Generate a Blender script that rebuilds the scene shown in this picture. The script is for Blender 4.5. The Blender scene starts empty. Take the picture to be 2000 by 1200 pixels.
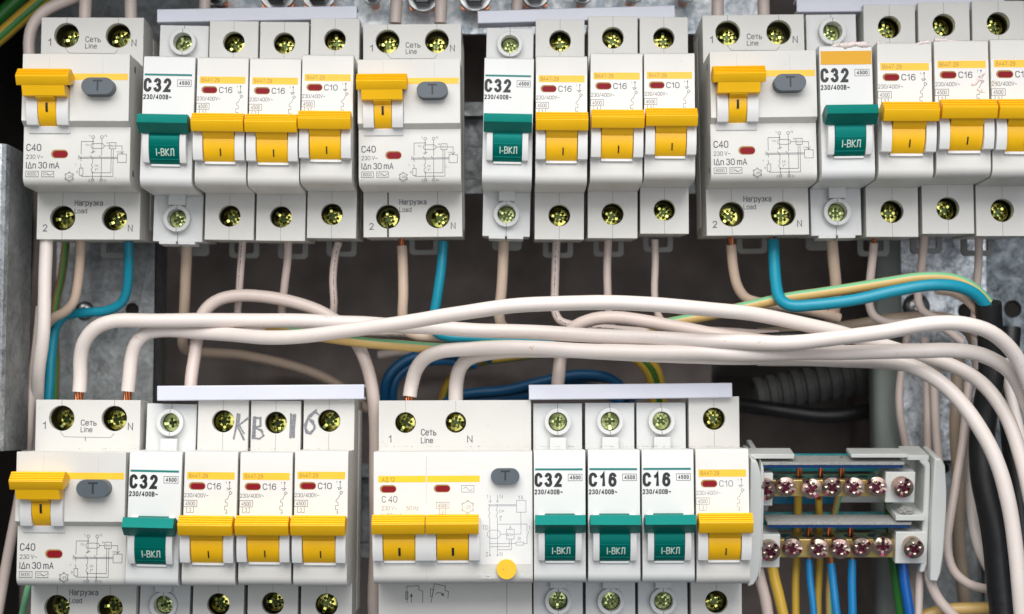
import bpy, bmesh, math, random
from mathutils import Vector, Matrix
from mathutils.geometry import tessellate_polygon

random.seed(11)
S = 0.001                       # all numbers below are millimetres
sc = bpy.context.scene
COL = sc.collection

# ------------------------------------------------------------------ camera
D0, FPX, CX, CY = 550.0, 3162.0, 1000.0, 600.0
TH = math.atan(220.0 / FPX)
cam = bpy.data.cameras.new("camera")
cam.sensor_width = 36.0
cam.lens = FPX * 36.0 / 2000.0
cam.clip_start, cam.clip_end = 0.02, 20.0
cam.dof.use_dof = True
cam.dof.focus_distance = 0.556
cam.dof.aperture_fstop = 9.0
camo = bpy.data.objects.new("camera", cam)
COL.objects.link(camo)
camo.location = (0, -D0 * S, 0)
camo.rotation_euler = (math.radians(90) + TH, 0, 0)
sc.camera = camo

# ------------------------------------------------------------------ world and lamps
w = bpy.data.worlds.new("World")
sc.world = w
w.use_nodes = True
w.node_tree.nodes["Background"].inputs[0].default_value = (0.80, 0.90, 1.0, 1)
w.node_tree.nodes["Background"].inputs[1].default_value = 0.14


def lamp(name, loc, target, sx, sy, power, col):
    l = bpy.data.lights.new(name, 'AREA')
    l.shape = 'RECTANGLE'
    l.size, l.size_y, l.energy, l.color = sx * S, sy * S, power, col
    o = bpy.data.objects.new(name, l)
    COL.objects.link(o)
    o.location = Vector(loc) * S
    d = Vector(target) - Vector(loc)
    o.rotation_euler = d.to_track_quat('-Z', 'Y').to_euler()
    return o


lamp("window_light", (-80, -600, 640), (0, 20, 10), 900, 850, 12.9, (1.0, 0.985, 0.96))
lamp("fill_light", (250, -1080, 160), (0, 20, 20), 900, 900, 5.0, (0.95, 0.96, 1.0))  # added frontal fill, not an actual lamp of the room

sc.view_settings.view_transform = 'Standard'
sc.view_settings.look = 'None'
sc.view_settings.exposure = 0.0
sc.view_settings.gamma = 1.0
sc.view_settings.use_curve_mapping = False


def P(px, py, y):
    """the point of the depth plane y (mm behind the breakers' fronts) that pixel (px, py) of the photo looks at"""
    u, v = px - CX, CY - py
    dy = FPX * math.cos(TH) - v * math.sin(TH)
    dz = FPX * math.sin(TH) + v * math.cos(TH)
    t = (D0 + y) / dy
    return Vector((u * t, y, dz * t))


# ------------------------------------------------------------------ materials
MATS = {}


def mat(name, col, rough=0.4, metal=0.0, var=0.0, vscale=200.0, bump=0.0, bscale=900.0, spots=None, rvar=0.0, coat=0.0, dark=None, trans=0.0, spec=0.5):
    m = bpy.data.materials.new(name)
    m.use_nodes = True
    nt = m.node_tree
    b = nt.nodes["Principled BSDF"]
    b.inputs["Base Color"].default_value = (*col, 1)
    b.inputs["Roughness"].default_value = rough
    b.inputs["Metallic"].default_value = metal
    b.inputs["Coat Weight"].default_value = coat
    b.inputs["Transmission Weight"].default_value = trans
    b.inputs["Specular IOR Level"].default_value = spec
    tc = nt.nodes.new("ShaderNodeTexCoord")
    geo = nt.nodes.new("ShaderNodeNewGeometry")
    pos = geo.outputs["Position"]
    colsock = None
    if var > 0:
        n = nt.nodes.new("ShaderNodeTexNoise")
        n.inputs["Scale"].default_value = vscale
        n.inputs["Detail"].default_value = 5
        nt.links.new(pos, n.inputs["Vector"])
        r = nt.nodes.new("ShaderNodeValToRGB")
        r.color_ramp.elements[0].position = 0.3
        r.color_ramp.elements[1].position = 0.7
        c2 = dark if dark else tuple(c * (1 - var) for c in col)
        r.color_ramp.elements[0].color = (*c2, 1)
        r.color_ramp.elements[1].color = (*col, 1)
        nt.links.new(n.outputs["Fac"], r.inputs["Fac"])
        colsock = r.outputs["Color"]
        if rvar > 0:
            mr = nt.nodes.new("ShaderNodeMapRange")
            mr.inputs["To Min"].default_value = max(0.05, rough - rvar)
            mr.inputs["To Max"].default_value = rough + rvar
            nt.links.new(n.outputs["Fac"], mr.inputs["Value"])
            nt.links.new(mr.outputs["Result"], b.inputs["Roughness"])
    if spots:
        scol, sscale, thr = spots
        n = nt.nodes.new("ShaderNodeTexNoise")
        n.inputs["Scale"].default_value = sscale
        n.inputs["Detail"].default_value = 6
        n.inputs["Roughness"].default_value = 0.65
        nt.links.new(pos, n.inputs["Vector"])
        r = nt.nodes.new("ShaderNodeValToRGB")
        r.color_ramp.elements[0].position = thr
        r.color_ramp.elements[1].position = thr + 0.10
        r.color_ramp.elements[0].color = (0, 0, 0, 1)
        r.color_ramp.elements[1].color = (1, 1, 1, 1)
        nt.links.new(n.outputs["Fac"], r.inputs["Fac"])
        mx = nt.nodes.new("ShaderNodeMix")
        mx.data_type = 'RGBA'
        nt.links.new(r.outputs["Color"], mx.inputs["Factor"])
        if colsock:
            nt.links.new(colsock, mx.inputs[6])
        else:
            mx.inputs[6].default_value = (*col, 1)
        mx.inputs[7].default_value = (*scol, 1)
        colsock = mx.outputs[2]
    if colsock:
        nt.links.new(colsock, b.inputs["Base Color"])
    if bump > 0:
        n = nt.nodes.new("ShaderNodeTexNoise")
        n.inputs["Scale"].default_value = bscale
        n.inputs["Detail"].default_value = 4
        nt.links.new(pos, n.inputs["Vector"])
        bp = nt.nodes.new("ShaderNodeBump")
        bp.inputs["Strength"].default_value = bump
        bp.inputs["Distance"].default_value = 0.0004
        nt.links.new(n.outputs["Fac"], bp.inputs["Height"])
        nt.links.new(bp.outputs["Normal"], b.inputs["Normal"])
    MATS[name] = m
    return m


def galv(name, lo, hi, rough=0.38, scale=110.0):
    """galvanised steel: spangle cells of different tone, dull scratches"""
    m = bpy.data.materials.new(name)
    m.use_nodes = True
    nt = m.node_tree
    b = nt.nodes["Principled BSDF"]
    b.inputs["Metallic"].default_value = 0.85
    geo = nt.nodes.new("ShaderNodeNewGeometry")
    n = nt.nodes.new("ShaderNodeTexNoise")
    n.inputs["Scale"].default_value = scale
    n.inputs["Detail"].default_value = 7
    n.inputs["Roughness"].default_value = 0.7
    n.inputs["Distortion"].default_value = 0.6
    v = nt.nodes.new("ShaderNodeTexVoronoi")
    v.inputs["Scale"].default_value = scale * 5.0
    nt.links.new(geo.outputs["Position"], n.inputs["Vector"])
    nt.links.new(geo.outputs["Position"], v.inputs["Vector"])
    ad = nt.nodes.new("ShaderNodeMath")
    ad.operation = 'MULTIPLY_ADD'
    nt.links.new(v.outputs["Color"], ad.inputs[0])
    ad.inputs[1].default_value = 0.16
    nt.links.new(n.outputs["Fac"], ad.inputs[2])
    r = nt.nodes.new("ShaderNodeValToRGB")
    r.color_ramp.elements[0].position = 0.40
    r.color_ramp.elements[1].position = 0.72
    r.color_ramp.elements[0].color = (*lo, 1)
    r.color_ramp.elements[1].color = (*hi, 1)
    nt.links.new(ad.outputs[0], r.inputs["Fac"])
    nt.links.new(r.outputs["Color"], b.inputs["Base Color"])
    mr = nt.nodes.new("ShaderNodeMapRange")
    mr.inputs["From Min"].default_value = 0.3
    mr.inputs["From Max"].default_value = 0.9
    mr.inputs["To Min"].default_value = rough + 0.2
    mr.inputs["To Max"].default_value = rough - 0.05
    nt.links.new(ad.outputs[0], mr.inputs["Value"])
    nt.links.new(mr.outputs["Result"], b.inputs["Roughness"])
    bp = nt.nodes.new("ShaderNodeBump")
    bp.inputs["Strength"].default_value = 0.35
    bp.inputs["Distance"].default_value = 0.0006
    nt.links.new(ad.outputs[0], bp.inputs["Height"])
    nt.links.new(bp.outputs["Normal"], b.inputs["Normal"])
    MATS[name] = m
    return m


M = MATS
mat("housing_plastic", (0.685, 0.67, 0.63), 0.42, var=0.06, vscale=60, bump=0.06, bscale=5000, spots=((0.52, 0.46, 0.38), 420, 0.66))
mat("cool_plastic", (0.70, 0.705, 0.69), 0.40, var=0.05, vscale=60, bump=0.06, bscale=5000, spots=((0.50, 0.46, 0.40), 420, 0.67))
mat("label_white", (0.765, 0.76, 0.74), 0.33, var=0.03, vscale=90)
mat("cheek_plastic", (0.75, 0.745, 0.73), 0.38, var=0.03, vscale=90)
mat("seam_dark", (0.16, 0.16, 0.155), 0.8)
mat("seam_light", (0.50, 0.49, 0.46), 0.8)
mat("toggle_yellow", (0.98, 0.54, 0.003), 0.42, var=0.06, vscale=80, bump=0.1, bscale=6000)
mat("stripe_yellow", (0.95, 0.56, 0.03), 0.45, var=0.10, vscale=150)
mat("stripe_bright", (0.90, 0.60, 0.012), 0.45, var=0.05, vscale=150)
mat("toggle_green", (0.0, 0.125, 0.10), 0.30, var=0.08, vscale=90, bump=0.08, bscale=5000, spec=0.6)
MATS["toggle_green"].node_tree.nodes["Principled BSDF"].inputs["Specular Tint"].default_value = (0.10, 0.85, 0.78, 1)
mat("line_green", (0.0, 0.19, 0.17), 0.5)
mat("sticker_orange", (0.73, 0.36, 0.0), 0.55)
mat("ink_black", (0.010, 0.011, 0.014), 0.5)
mat("ink_grey", (0.065, 0.07, 0.09), 0.55)
mat("ink_faint", (0.24, 0.25, 0.28), 0.55)
mat("ink_brown", (0.34, 0.20, 0.05), 0.55)
mat("ink_white", (0.62, 0.74, 0.66), 0.5)
mat("pencil", (0.09, 0.09, 0.11), 0.45, var=0.6, vscale=2500, dark=(0.32, 0.32, 0.34))
mat("flag_red", (0.23, 0.006, 0.014), 0.5, spec=0.15)
mat("button_grey", (0.085, 0.105, 0.125), 0.45, var=0.08, vscale=200, bump=0.08, bscale=4000)
mat("button_dark", (0.02, 0.022, 0.026), 0.5)
mat("button_yellow", (0.85, 0.52, 0.01), 0.4)
mat("screw_zinc", (0.66, 0.60, 0.17), 0.17, 1.0, var=0.3, vscale=260, dark=(0.40, 0.42, 0.10), bump=0.05, bscale=900)
mat("screw_bright", (0.72, 0.76, 0.34), 0.30, 1.0, var=0.35, vscale=600, dark=(0.50, 0.60, 0.28), bump=0.15, bscale=2000)
mat("screw_recess_shade", (0.055, 0.075, 0.025), 0.30, 0.9)  # darker metal, the shade of the recess put into its colour
mat("screw_pink", (0.66, 0.41, 0.385), 0.32, 1.0, var=0.35, vscale=220, dark=(0.44, 0.38, 0.28), bump=0.12, bscale=900)
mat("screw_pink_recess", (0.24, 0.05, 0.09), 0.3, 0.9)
mat("clamp_dark", (0.10, 0.09, 0.035), 0.40, 0.7)
mat("brass", (0.86, 0.62, 0.22), 0.38, 0.75, var=0.35, vscale=220, dark=(0.50, 0.40, 0.17), bump=0.15, bscale=900)
mat("copper", (0.62, 0.22, 0.10), 0.30, 1.0, var=0.4, vscale=1500)
mat("strip_white", (0.70, 0.71, 0.80), 0.36, var=0.04, vscale=100, spots=((0.42, 0.40, 0.40), 700, 0.74))
mat("strip_cut", (0.55, 0.52, 0.48), 0.7)
mat("wire_white", (0.79, 0.705, 0.655), 0.36, var=0.04, vscale=120, spots=((0.52, 0.33, 0.24), 260, 0.655), bump=0.05, bscale=1500)
mat("wire_rose", (0.68, 0.565, 0.51), 0.40, var=0.06, vscale=120, spots=((0.40, 0.28, 0.22), 330, 0.73))
mat("wire_beige", (0.68, 0.52, 0.40), 0.40, var=0.05, vscale=120)
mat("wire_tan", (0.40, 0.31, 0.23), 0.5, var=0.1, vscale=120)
mat("wire_blue", (0.008, 0.29, 0.41), 0.36, var=0.08, vscale=120)
mat("wire_azure", (0.01, 0.21, 0.48), 0.34, var=0.08, vscale=120)
mat("wire_navy", (0.006, 0.105, 0.25), 0.4, var=0.08, vscale=120)
mat("wire_deep_blue", (0.006, 0.11, 0.42), 0.34, var=0.08, vscale=120)
mat("wire_yellow", (0.66, 0.42, 0.05), 0.36, var=0.06, vscale=120)
mat("wire_yellow_dim", (0.24, 0.16, 0.05), 0.45)  # wire yellow darkened to paint in the dimness at the back
mat("wire_gold", (0.66, 0.44, 0.15), 0.36, var=0.06, vscale=120)
mat("wire_mint", (0.20, 0.52, 0.28), 0.36)
mat("wire_green", (0.03, 0.20, 0.03), 0.36)
mat("cable_black", (0.012, 0.012, 0.013), 0.42, var=0.4, vscale=300, bump=0.25, bscale=700, spots=((0.05, 0.05, 0.05), 900, 0.68))
mat("cable_cut", (0.6, 0.58, 0.52), 0.6)
mat("wall_plaster", (0.31, 0.26, 0.237), 0.9, var=0.40, vscale=55, bump=0.8, bscale=160)
mat("shaded_steel", (0.022, 0.021, 0.02), 0.55, 0.5)  # near black, paints the shade in the left gap
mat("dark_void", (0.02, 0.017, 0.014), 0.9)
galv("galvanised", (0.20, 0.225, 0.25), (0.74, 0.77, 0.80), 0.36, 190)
galv("galvanised_lit", (0.42, 0.52, 0.58), (1.0, 1.0, 1.0), 0.40, 150)  # near-white base carries the plate's bright reflection
MATS["galvanised_lit"].node_tree.nodes["Principled BSDF"].inputs["Metallic"].default_value = 0.8
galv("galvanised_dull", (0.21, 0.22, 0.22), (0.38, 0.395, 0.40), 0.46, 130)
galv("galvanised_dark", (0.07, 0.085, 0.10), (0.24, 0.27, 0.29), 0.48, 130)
mat("rusty_metal", (0.22, 0.17, 0.13), 0.5, 0.7, var=0.5, vscale=60, bump=0.2, bscale=400)
mat("post_paint", (0.21, 0.235, 0.215), 0.5, var=0.14, vscale=70)
mat("conduit_grey", (0.085, 0.085, 0.08), 0.6, var=0.15, vscale=90)
mat("block_grey", (0.73, 0.745, 0.715), 0.45, var=0.05, vscale=80, bump=0.05, bscale=4000)
mat("dusty_grey", (0.50, 0.50, 0.48), 0.85, var=0.35, vscale=1400, bump=0.7, bscale=2200)
mat("dust", (0.46, 0.45, 0.43), 0.95, var=0.3, vscale=2000)
mat("shield_teal", (0.05, 0.40, 0.45), 0.22, var=0.2, vscale=60, coat=0.4)
mat("shield_navy", (0.010, 0.045, 0.16), 0.2, coat=0.4)
mat("shield_blue", (0.012, 0.19, 0.36), 0.25, coat=0.3)
mat("clip_shaded", (0.25, 0.255, 0.245), 0.5)  # housing grey darkened for the shade the clips sit in
mat("sealant", (0.86, 0.75, 0.715), 0.45, var=0.1, vscale=300, bump=0.4, bscale=900)
mat("bolt_steel", (0.45, 0.46, 0.46), 0.28, 1.0, var=0.4, vscale=300)
mat("bolt_dark", (0.07, 0.07, 0.07), 0.35, 0.9)


# ------------------------------------------------------------------ mesh builder
def arc(cx, cz, r, a0, a1, n):
    return [(cx + r * math.cos(math.radians(a0 + (a1 - a0) * i / n)), cz + r * math.sin(math.radians(a0 + (a1 - a0) * i / n))) for i in range(n + 1)]


def circle(cx, cz, r, n=32):
    return [(cx + r * math.cos(2 * math.pi * i / n), cz + r * math.sin(2 * math.pi * i / n)) for i in range(n)]


def stadium(x0, x1, z0, z1, n=8):
    r = (z1 - z0) / 2
    c = (z0 + z1) / 2
    return arc(x1 - r, c, r, -90, 90, n) + arc(x0 + r, c, r, 90, 270, n)


def rrect(x0, x1, z0, z1, r, n=4):
    return arc(x1 - r, z0 + r, r, -90, 0, n) + arc(x1 - r, z1 - r, r, 0, 90, n) + arc(x0 + r, z1 - r, r, 90, 180, n) + arc(x0 + r, z0 + r, r, 180, 270, n)


def rect(x0, x1, z0, z1):
    return [(x0, z0), (x1, z0), (x1, z1), (x0, z1)]


class MB:
    def __init__(s):
        s.v, s.f, s.m = [], [], []

    def add(s, vs, fs, mi=0):
        o = len(s.v)
        s.v += [tuple(v) for v in vs]
        for f in fs:
            s.f.append(tuple(i + o for i in f))
            s.m.append(mi)
        return s

    def box(s, x0, x1, y0, y1, z0, z1, mi=0):
        return s.add([(x0, y0, z0), (x1, y0, z0), (x1, y1, z0), (x0, y1, z0), (x0, y0, z1), (x1, y0, z1), (x1, y1, z1), (x0, y1, z1)],
                     [(0, 1, 5, 4), (1, 2, 6, 5), (2, 3, 7, 6), (3, 0, 4, 7), (4, 5, 6, 7), (3, 2, 1, 0)], mi)

    def flat(s, outer, y, mi=0, holes=()):
        """a face in the plane y, with holes"""
        loops = [list(outer)] + [list(h) for h in holes]
        vs = [(x, y, z) for lp in loops for x, z in lp]
        tr = tessellate_polygon([[Vector((x, z, 0)) for x, z in lp] for lp in loops])
        return s.add(vs, tr, mi)

    def loft(s, a, b, y0, y1, mi=0, caps=(1, 1), hole_mi=None, holes=(), hole_depth=None):
        """solid between outline a at y0 and outline b at y1 (x, z outlines of the same count); holes pierce the front cap"""
        n = len(a)
        hl = [list(h) for h in holes]
        loops = [list(a)] + hl
        vs = [(x, y0, z) for lp in loops for x, z in lp]
        base = len(vs)
        fs = []
        if caps[0]:
            if hl or n > 4:
                fs += list(tessellate_polygon([[Vector((x, z, 0)) for x, z in lp] for lp in loops]))
            else:
                fs.append(tuple(range(n)))
        vs += [(x, y1, z) for x, z in b]
        for i in range(n):
            j = (i + 1) % n
            fs.append((i, j, base + j, base + i))
        if caps[1]:
            tb = tessellate_polygon([[Vector((x, z, 0)) for x, z in b]]) if n > 4 else [tuple(range(n))]
            fs += [tuple(base + k for k in reversed(t)) for t in tb]
        off = n
        for k, h in enumerate(hl):
            d = hole_depth
            st = len(vs)
            vs += [(x, y0 + d, z) for x, z in h]
            m_ = len(h)
            for i in range(m_):
                j = (i + 1) % m_
                fs.append((off + i, off + j, st + j, st + i))
            off += m_
        return s.add(vs, fs, mi)

    def prism(s, poly, x0, x1, mi=0):
        """(y, z) outline drawn out along x"""
        n = len(poly)
        vs = [(x0, y, z) for y, z in poly] + [(x1, y, z) for y, z in poly]
        fs = [(i, (i + 1) % n, n + (i + 1) % n, n + i) for i in range(n)]
        tr = tessellate_polygon([[Vector((y, z, 0)) for y, z in poly]])
        fs += [tuple(t) for t in tr] + [tuple(n + i for i in reversed(t)) for t in tr]
        return s.add(vs, fs, mi)

    def cyl(s, cx, cz, r, y0, y1, n=28, mi=0, r2=None, caps=(1, 1)):
        return s.loft(circle(cx, cz, r, n), circle(cx, cz, r2 if r2 else r, n), y0, y1, mi, caps)

    def ring(s, cx, cz, ro, ri, y0, y1, n=32, mi=0):
        o, i = circle(cx, cz, ro, n), circle(cx, cz, ri, n)
        vs = [(x, y, z) for y in (y0, y1) for lp in (o, i) for x, z in lp]
        fs = []
        for k in range(n):
            j = (k + 1) % n
            fs += [(k, j, n + j, n + k), (2 * n + k, 3 * n + k, 3 * n + j, 2 * n + j), (k, 2 * n + k, 2 * n + j, j), (n + k, n + j, 3 * n + j, 3 * n + k)]
        return s.add(vs, fs, mi)

    def line(s, pts, y, wd=0.16, mi=0, closed=False):
        """a printed line along (x, z) points: one mitred ribbon"""
        p = []
        for q in pts:
            if not p or math.hypot(q[0] - p[-1][0], q[1] - p[-1][1]) > 1e-5:
                p.append(q)
        if closed and len(p) > 2 and math.hypot(p[0][0] - p[-1][0], p[0][1] - p[-1][1]) < 1e-5:
            p.pop()
        n = len(p)
        if n < 2:
            return s
        h = wd / 2
        s.lift = getattr(s, "lift", 0) + 1
        y = y - 0.0012 * (s.lift % 12)

        def dirn(a, b):
            d = math.hypot(b[0] - a[0], b[1] - a[1])
            return ((b[0] - a[0]) / d, (b[1] - a[1]) / d)
        L, R = [], []
        for i in range(n):
            d0 = dirn(p[i - 1], p[i]) if (i > 0 or closed) else None
            d1 = dirn(p[i], p[(i + 1) % n]) if (i < n - 1 or closed) else None
            d0, d1 = d0 or d1, d1 or d0
            nx, nz = -(d0[1] + d1[1]), d0[0] + d1[0]
            ln = math.hypot(nx, nz)
            if ln < 1e-4:
                nx, nz, ln = -d0[1], d0[0], 1.0
            nx, nz = nx / ln, nz / ln
            k = h / max(0.42, nx * -d0[1] + nz * d0[0])
            e0 = h * .6 if (not closed and i == 0) else 0
            e1 = h * .6 if (not closed and i == n - 1) else 0
            qx, qz = p[i][0] - d1[0] * e0 + d0[0] * e1, p[i][1] - d1[1] * e0 + d0[1] * e1
            L.append((qx + nx * k, y, qz + nz * k))
            R.append((qx - nx * k, y, qz - nz * k))
        m_ = n if closed else n - 1
        return s.add(L + R, [(i, (i + 1) % n, n + (i + 1) % n, n + i) for i in range(m_)], mi)

    def text(s, body, x0, x1, z0, z1, y, bold=0.0, mi=0):
        """condensed sans lettering from stroked letter shapes; z0 is the base line, z1 the top of the capitals"""
        h = z1 - z0
        wd = h * ((0.215 if h > 3 else 0.19) if bold else (0.125 if h > 1.8 else 0.105))
        strokes, x = [], 0.0
        for ch in body:
            if ch == " ":
                x += 0.26
                continue
            wch, lines = GLYPHS[ch]
            for cl, pts in lines:
                strokes.append((cl, [(x + a, c) for a, c in pts]))
            x += wch + ((0.56 if h > 3 else 0.44) if bold else 0.22)
        ax = min(p[0] for _, q in strokes for p in q)
        bx = max(p[0] for _, q in strokes for p in q)
        e = wd / 2
        kx = (x1 - x0 - wd) / max(bx - ax, 1e-6)
        if bx - ax < 0.05:
            kx = 0
        for cl, pts in strokes:
            s.line([(x0 + e + (a - ax) * kx, z0 + e + c * (h - wd)) for a, c in pts], y, wd, mi, cl)
        return s

    def tube(s, pts, r, n=14, mi=0, sectors=None, caps=True, ref=None, taper=None):
        """a round tube along 3D points; sectors(k, i) gives the material of side k at step i"""
        pts = [Vector(p) for p in pts]
        t0 = (pts[1] - pts[0]).normalized()
        rf = ref or Vector((0, -1, 0))
        nrm = (rf - t0 * rf.dot(t0))
        if nrm.length < 0.05:
            nrm = Vector((1, 0, 0)) - t0 * t0.x
        nrm.normalize()
        base = len(s.v)
        prev = t0
        for i, p in enumerate(pts):
            t = (pts[min(i + 1, len(pts) - 1)] - pts[max(i - 1, 0)]).normalized()
            q = prev.rotation_difference(t)
            nrm = (q @ nrm)
            nrm = (nrm - t * nrm.dot(t)).normalized()
            bn = t.cross(nrm)
            prev = t
            rr = r if taper is None else r * taper(i / (len(pts) - 1))
            for k in range(n):
                a = 2 * math.pi * k / n
                s.v.append(tuple(p + (nrm * math.cos(a) + bn * math.sin(a)) * rr))
        for i in range(len(pts) - 1):
            for k in range(n):
                j = (k + 1) % n
                s.f.append((base + i * n + k, base + i * n + j, base + (i + 1) * n + j, base + (i + 1) * n + k))
                s.m.append(sectors(k, i) if sectors else mi)
        if caps:
            s.f.append(tuple(base + k for k in reversed(range(n))))
            s.m.append(mi)
            e = base + (len(pts) - 1) * n
            s.f.append(tuple(e + k for k in range(n)))
            s.m.append(mi)
        return s

    def mesh(s, name, mats, off=(0, 0, 0), smooth=35, fix=True):
        me = bpy.data.meshes.new(name)
        me.from_pydata([((x - off[0]) * S, (y - off[1]) * S, (z - off[2]) * S) for x, y, z in s.v], [], s.f)
        for mm in (mats if isinstance(mats, (list, tuple)) else [mats]):
            me.materials.append(M[mm])
        me.polygons.foreach_set("material_index", s.m)
        if fix:
            bm = bmesh.new()
            bm.from_mesh(me)
            bmesh.ops.remove_doubles(bm, verts=bm.verts, dist=1e-7)
            bmesh.ops.recalc_face_normals(bm, faces=bm.faces)
            bm.to_mesh(me)
            bm.free()
        if smooth:
            me.polygons.foreach_set("use_smooth", [True] * len(me.polygons))
            me.set_sharp_from_angle(angle=math.radians(smooth))
        me.update()
        return me

    def build(s, name, mats, parent=None, off=(0, 0, 0), bevel=0.0, segs=2, smooth=35, fix=True, loc=None):
        return put(name, s.mesh(name, mats, off, smooth, fix), parent, bevel, segs, loc)


def put(name, me, parent=None, bevel=0.0, segs=2, loc=None):
    o = bpy.data.objects.new(name, me)
    COL.objects.link(o)
    if parent:
        o.parent = parent
    if loc is not None:
        o.location = loc
    if bevel > 0:
        b = o.modifiers.new("edge", 'BEVEL')
        b.width = bevel * S
        b.segments = segs
        b.limit_method = 'ANGLE'
        b.angle_limit = math.radians(40)
        b.use_clamp_overlap = True
    return o


def el(cx, cz, rx, rz, a0, a1, n=10):
    return [(cx + rx * math.cos(math.radians(a0 + (a1 - a0) * i / n)), cz + rz * math.sin(math.radians(a0 + (a1 - a0) * i / n))) for i in range(n + 1)]


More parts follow.
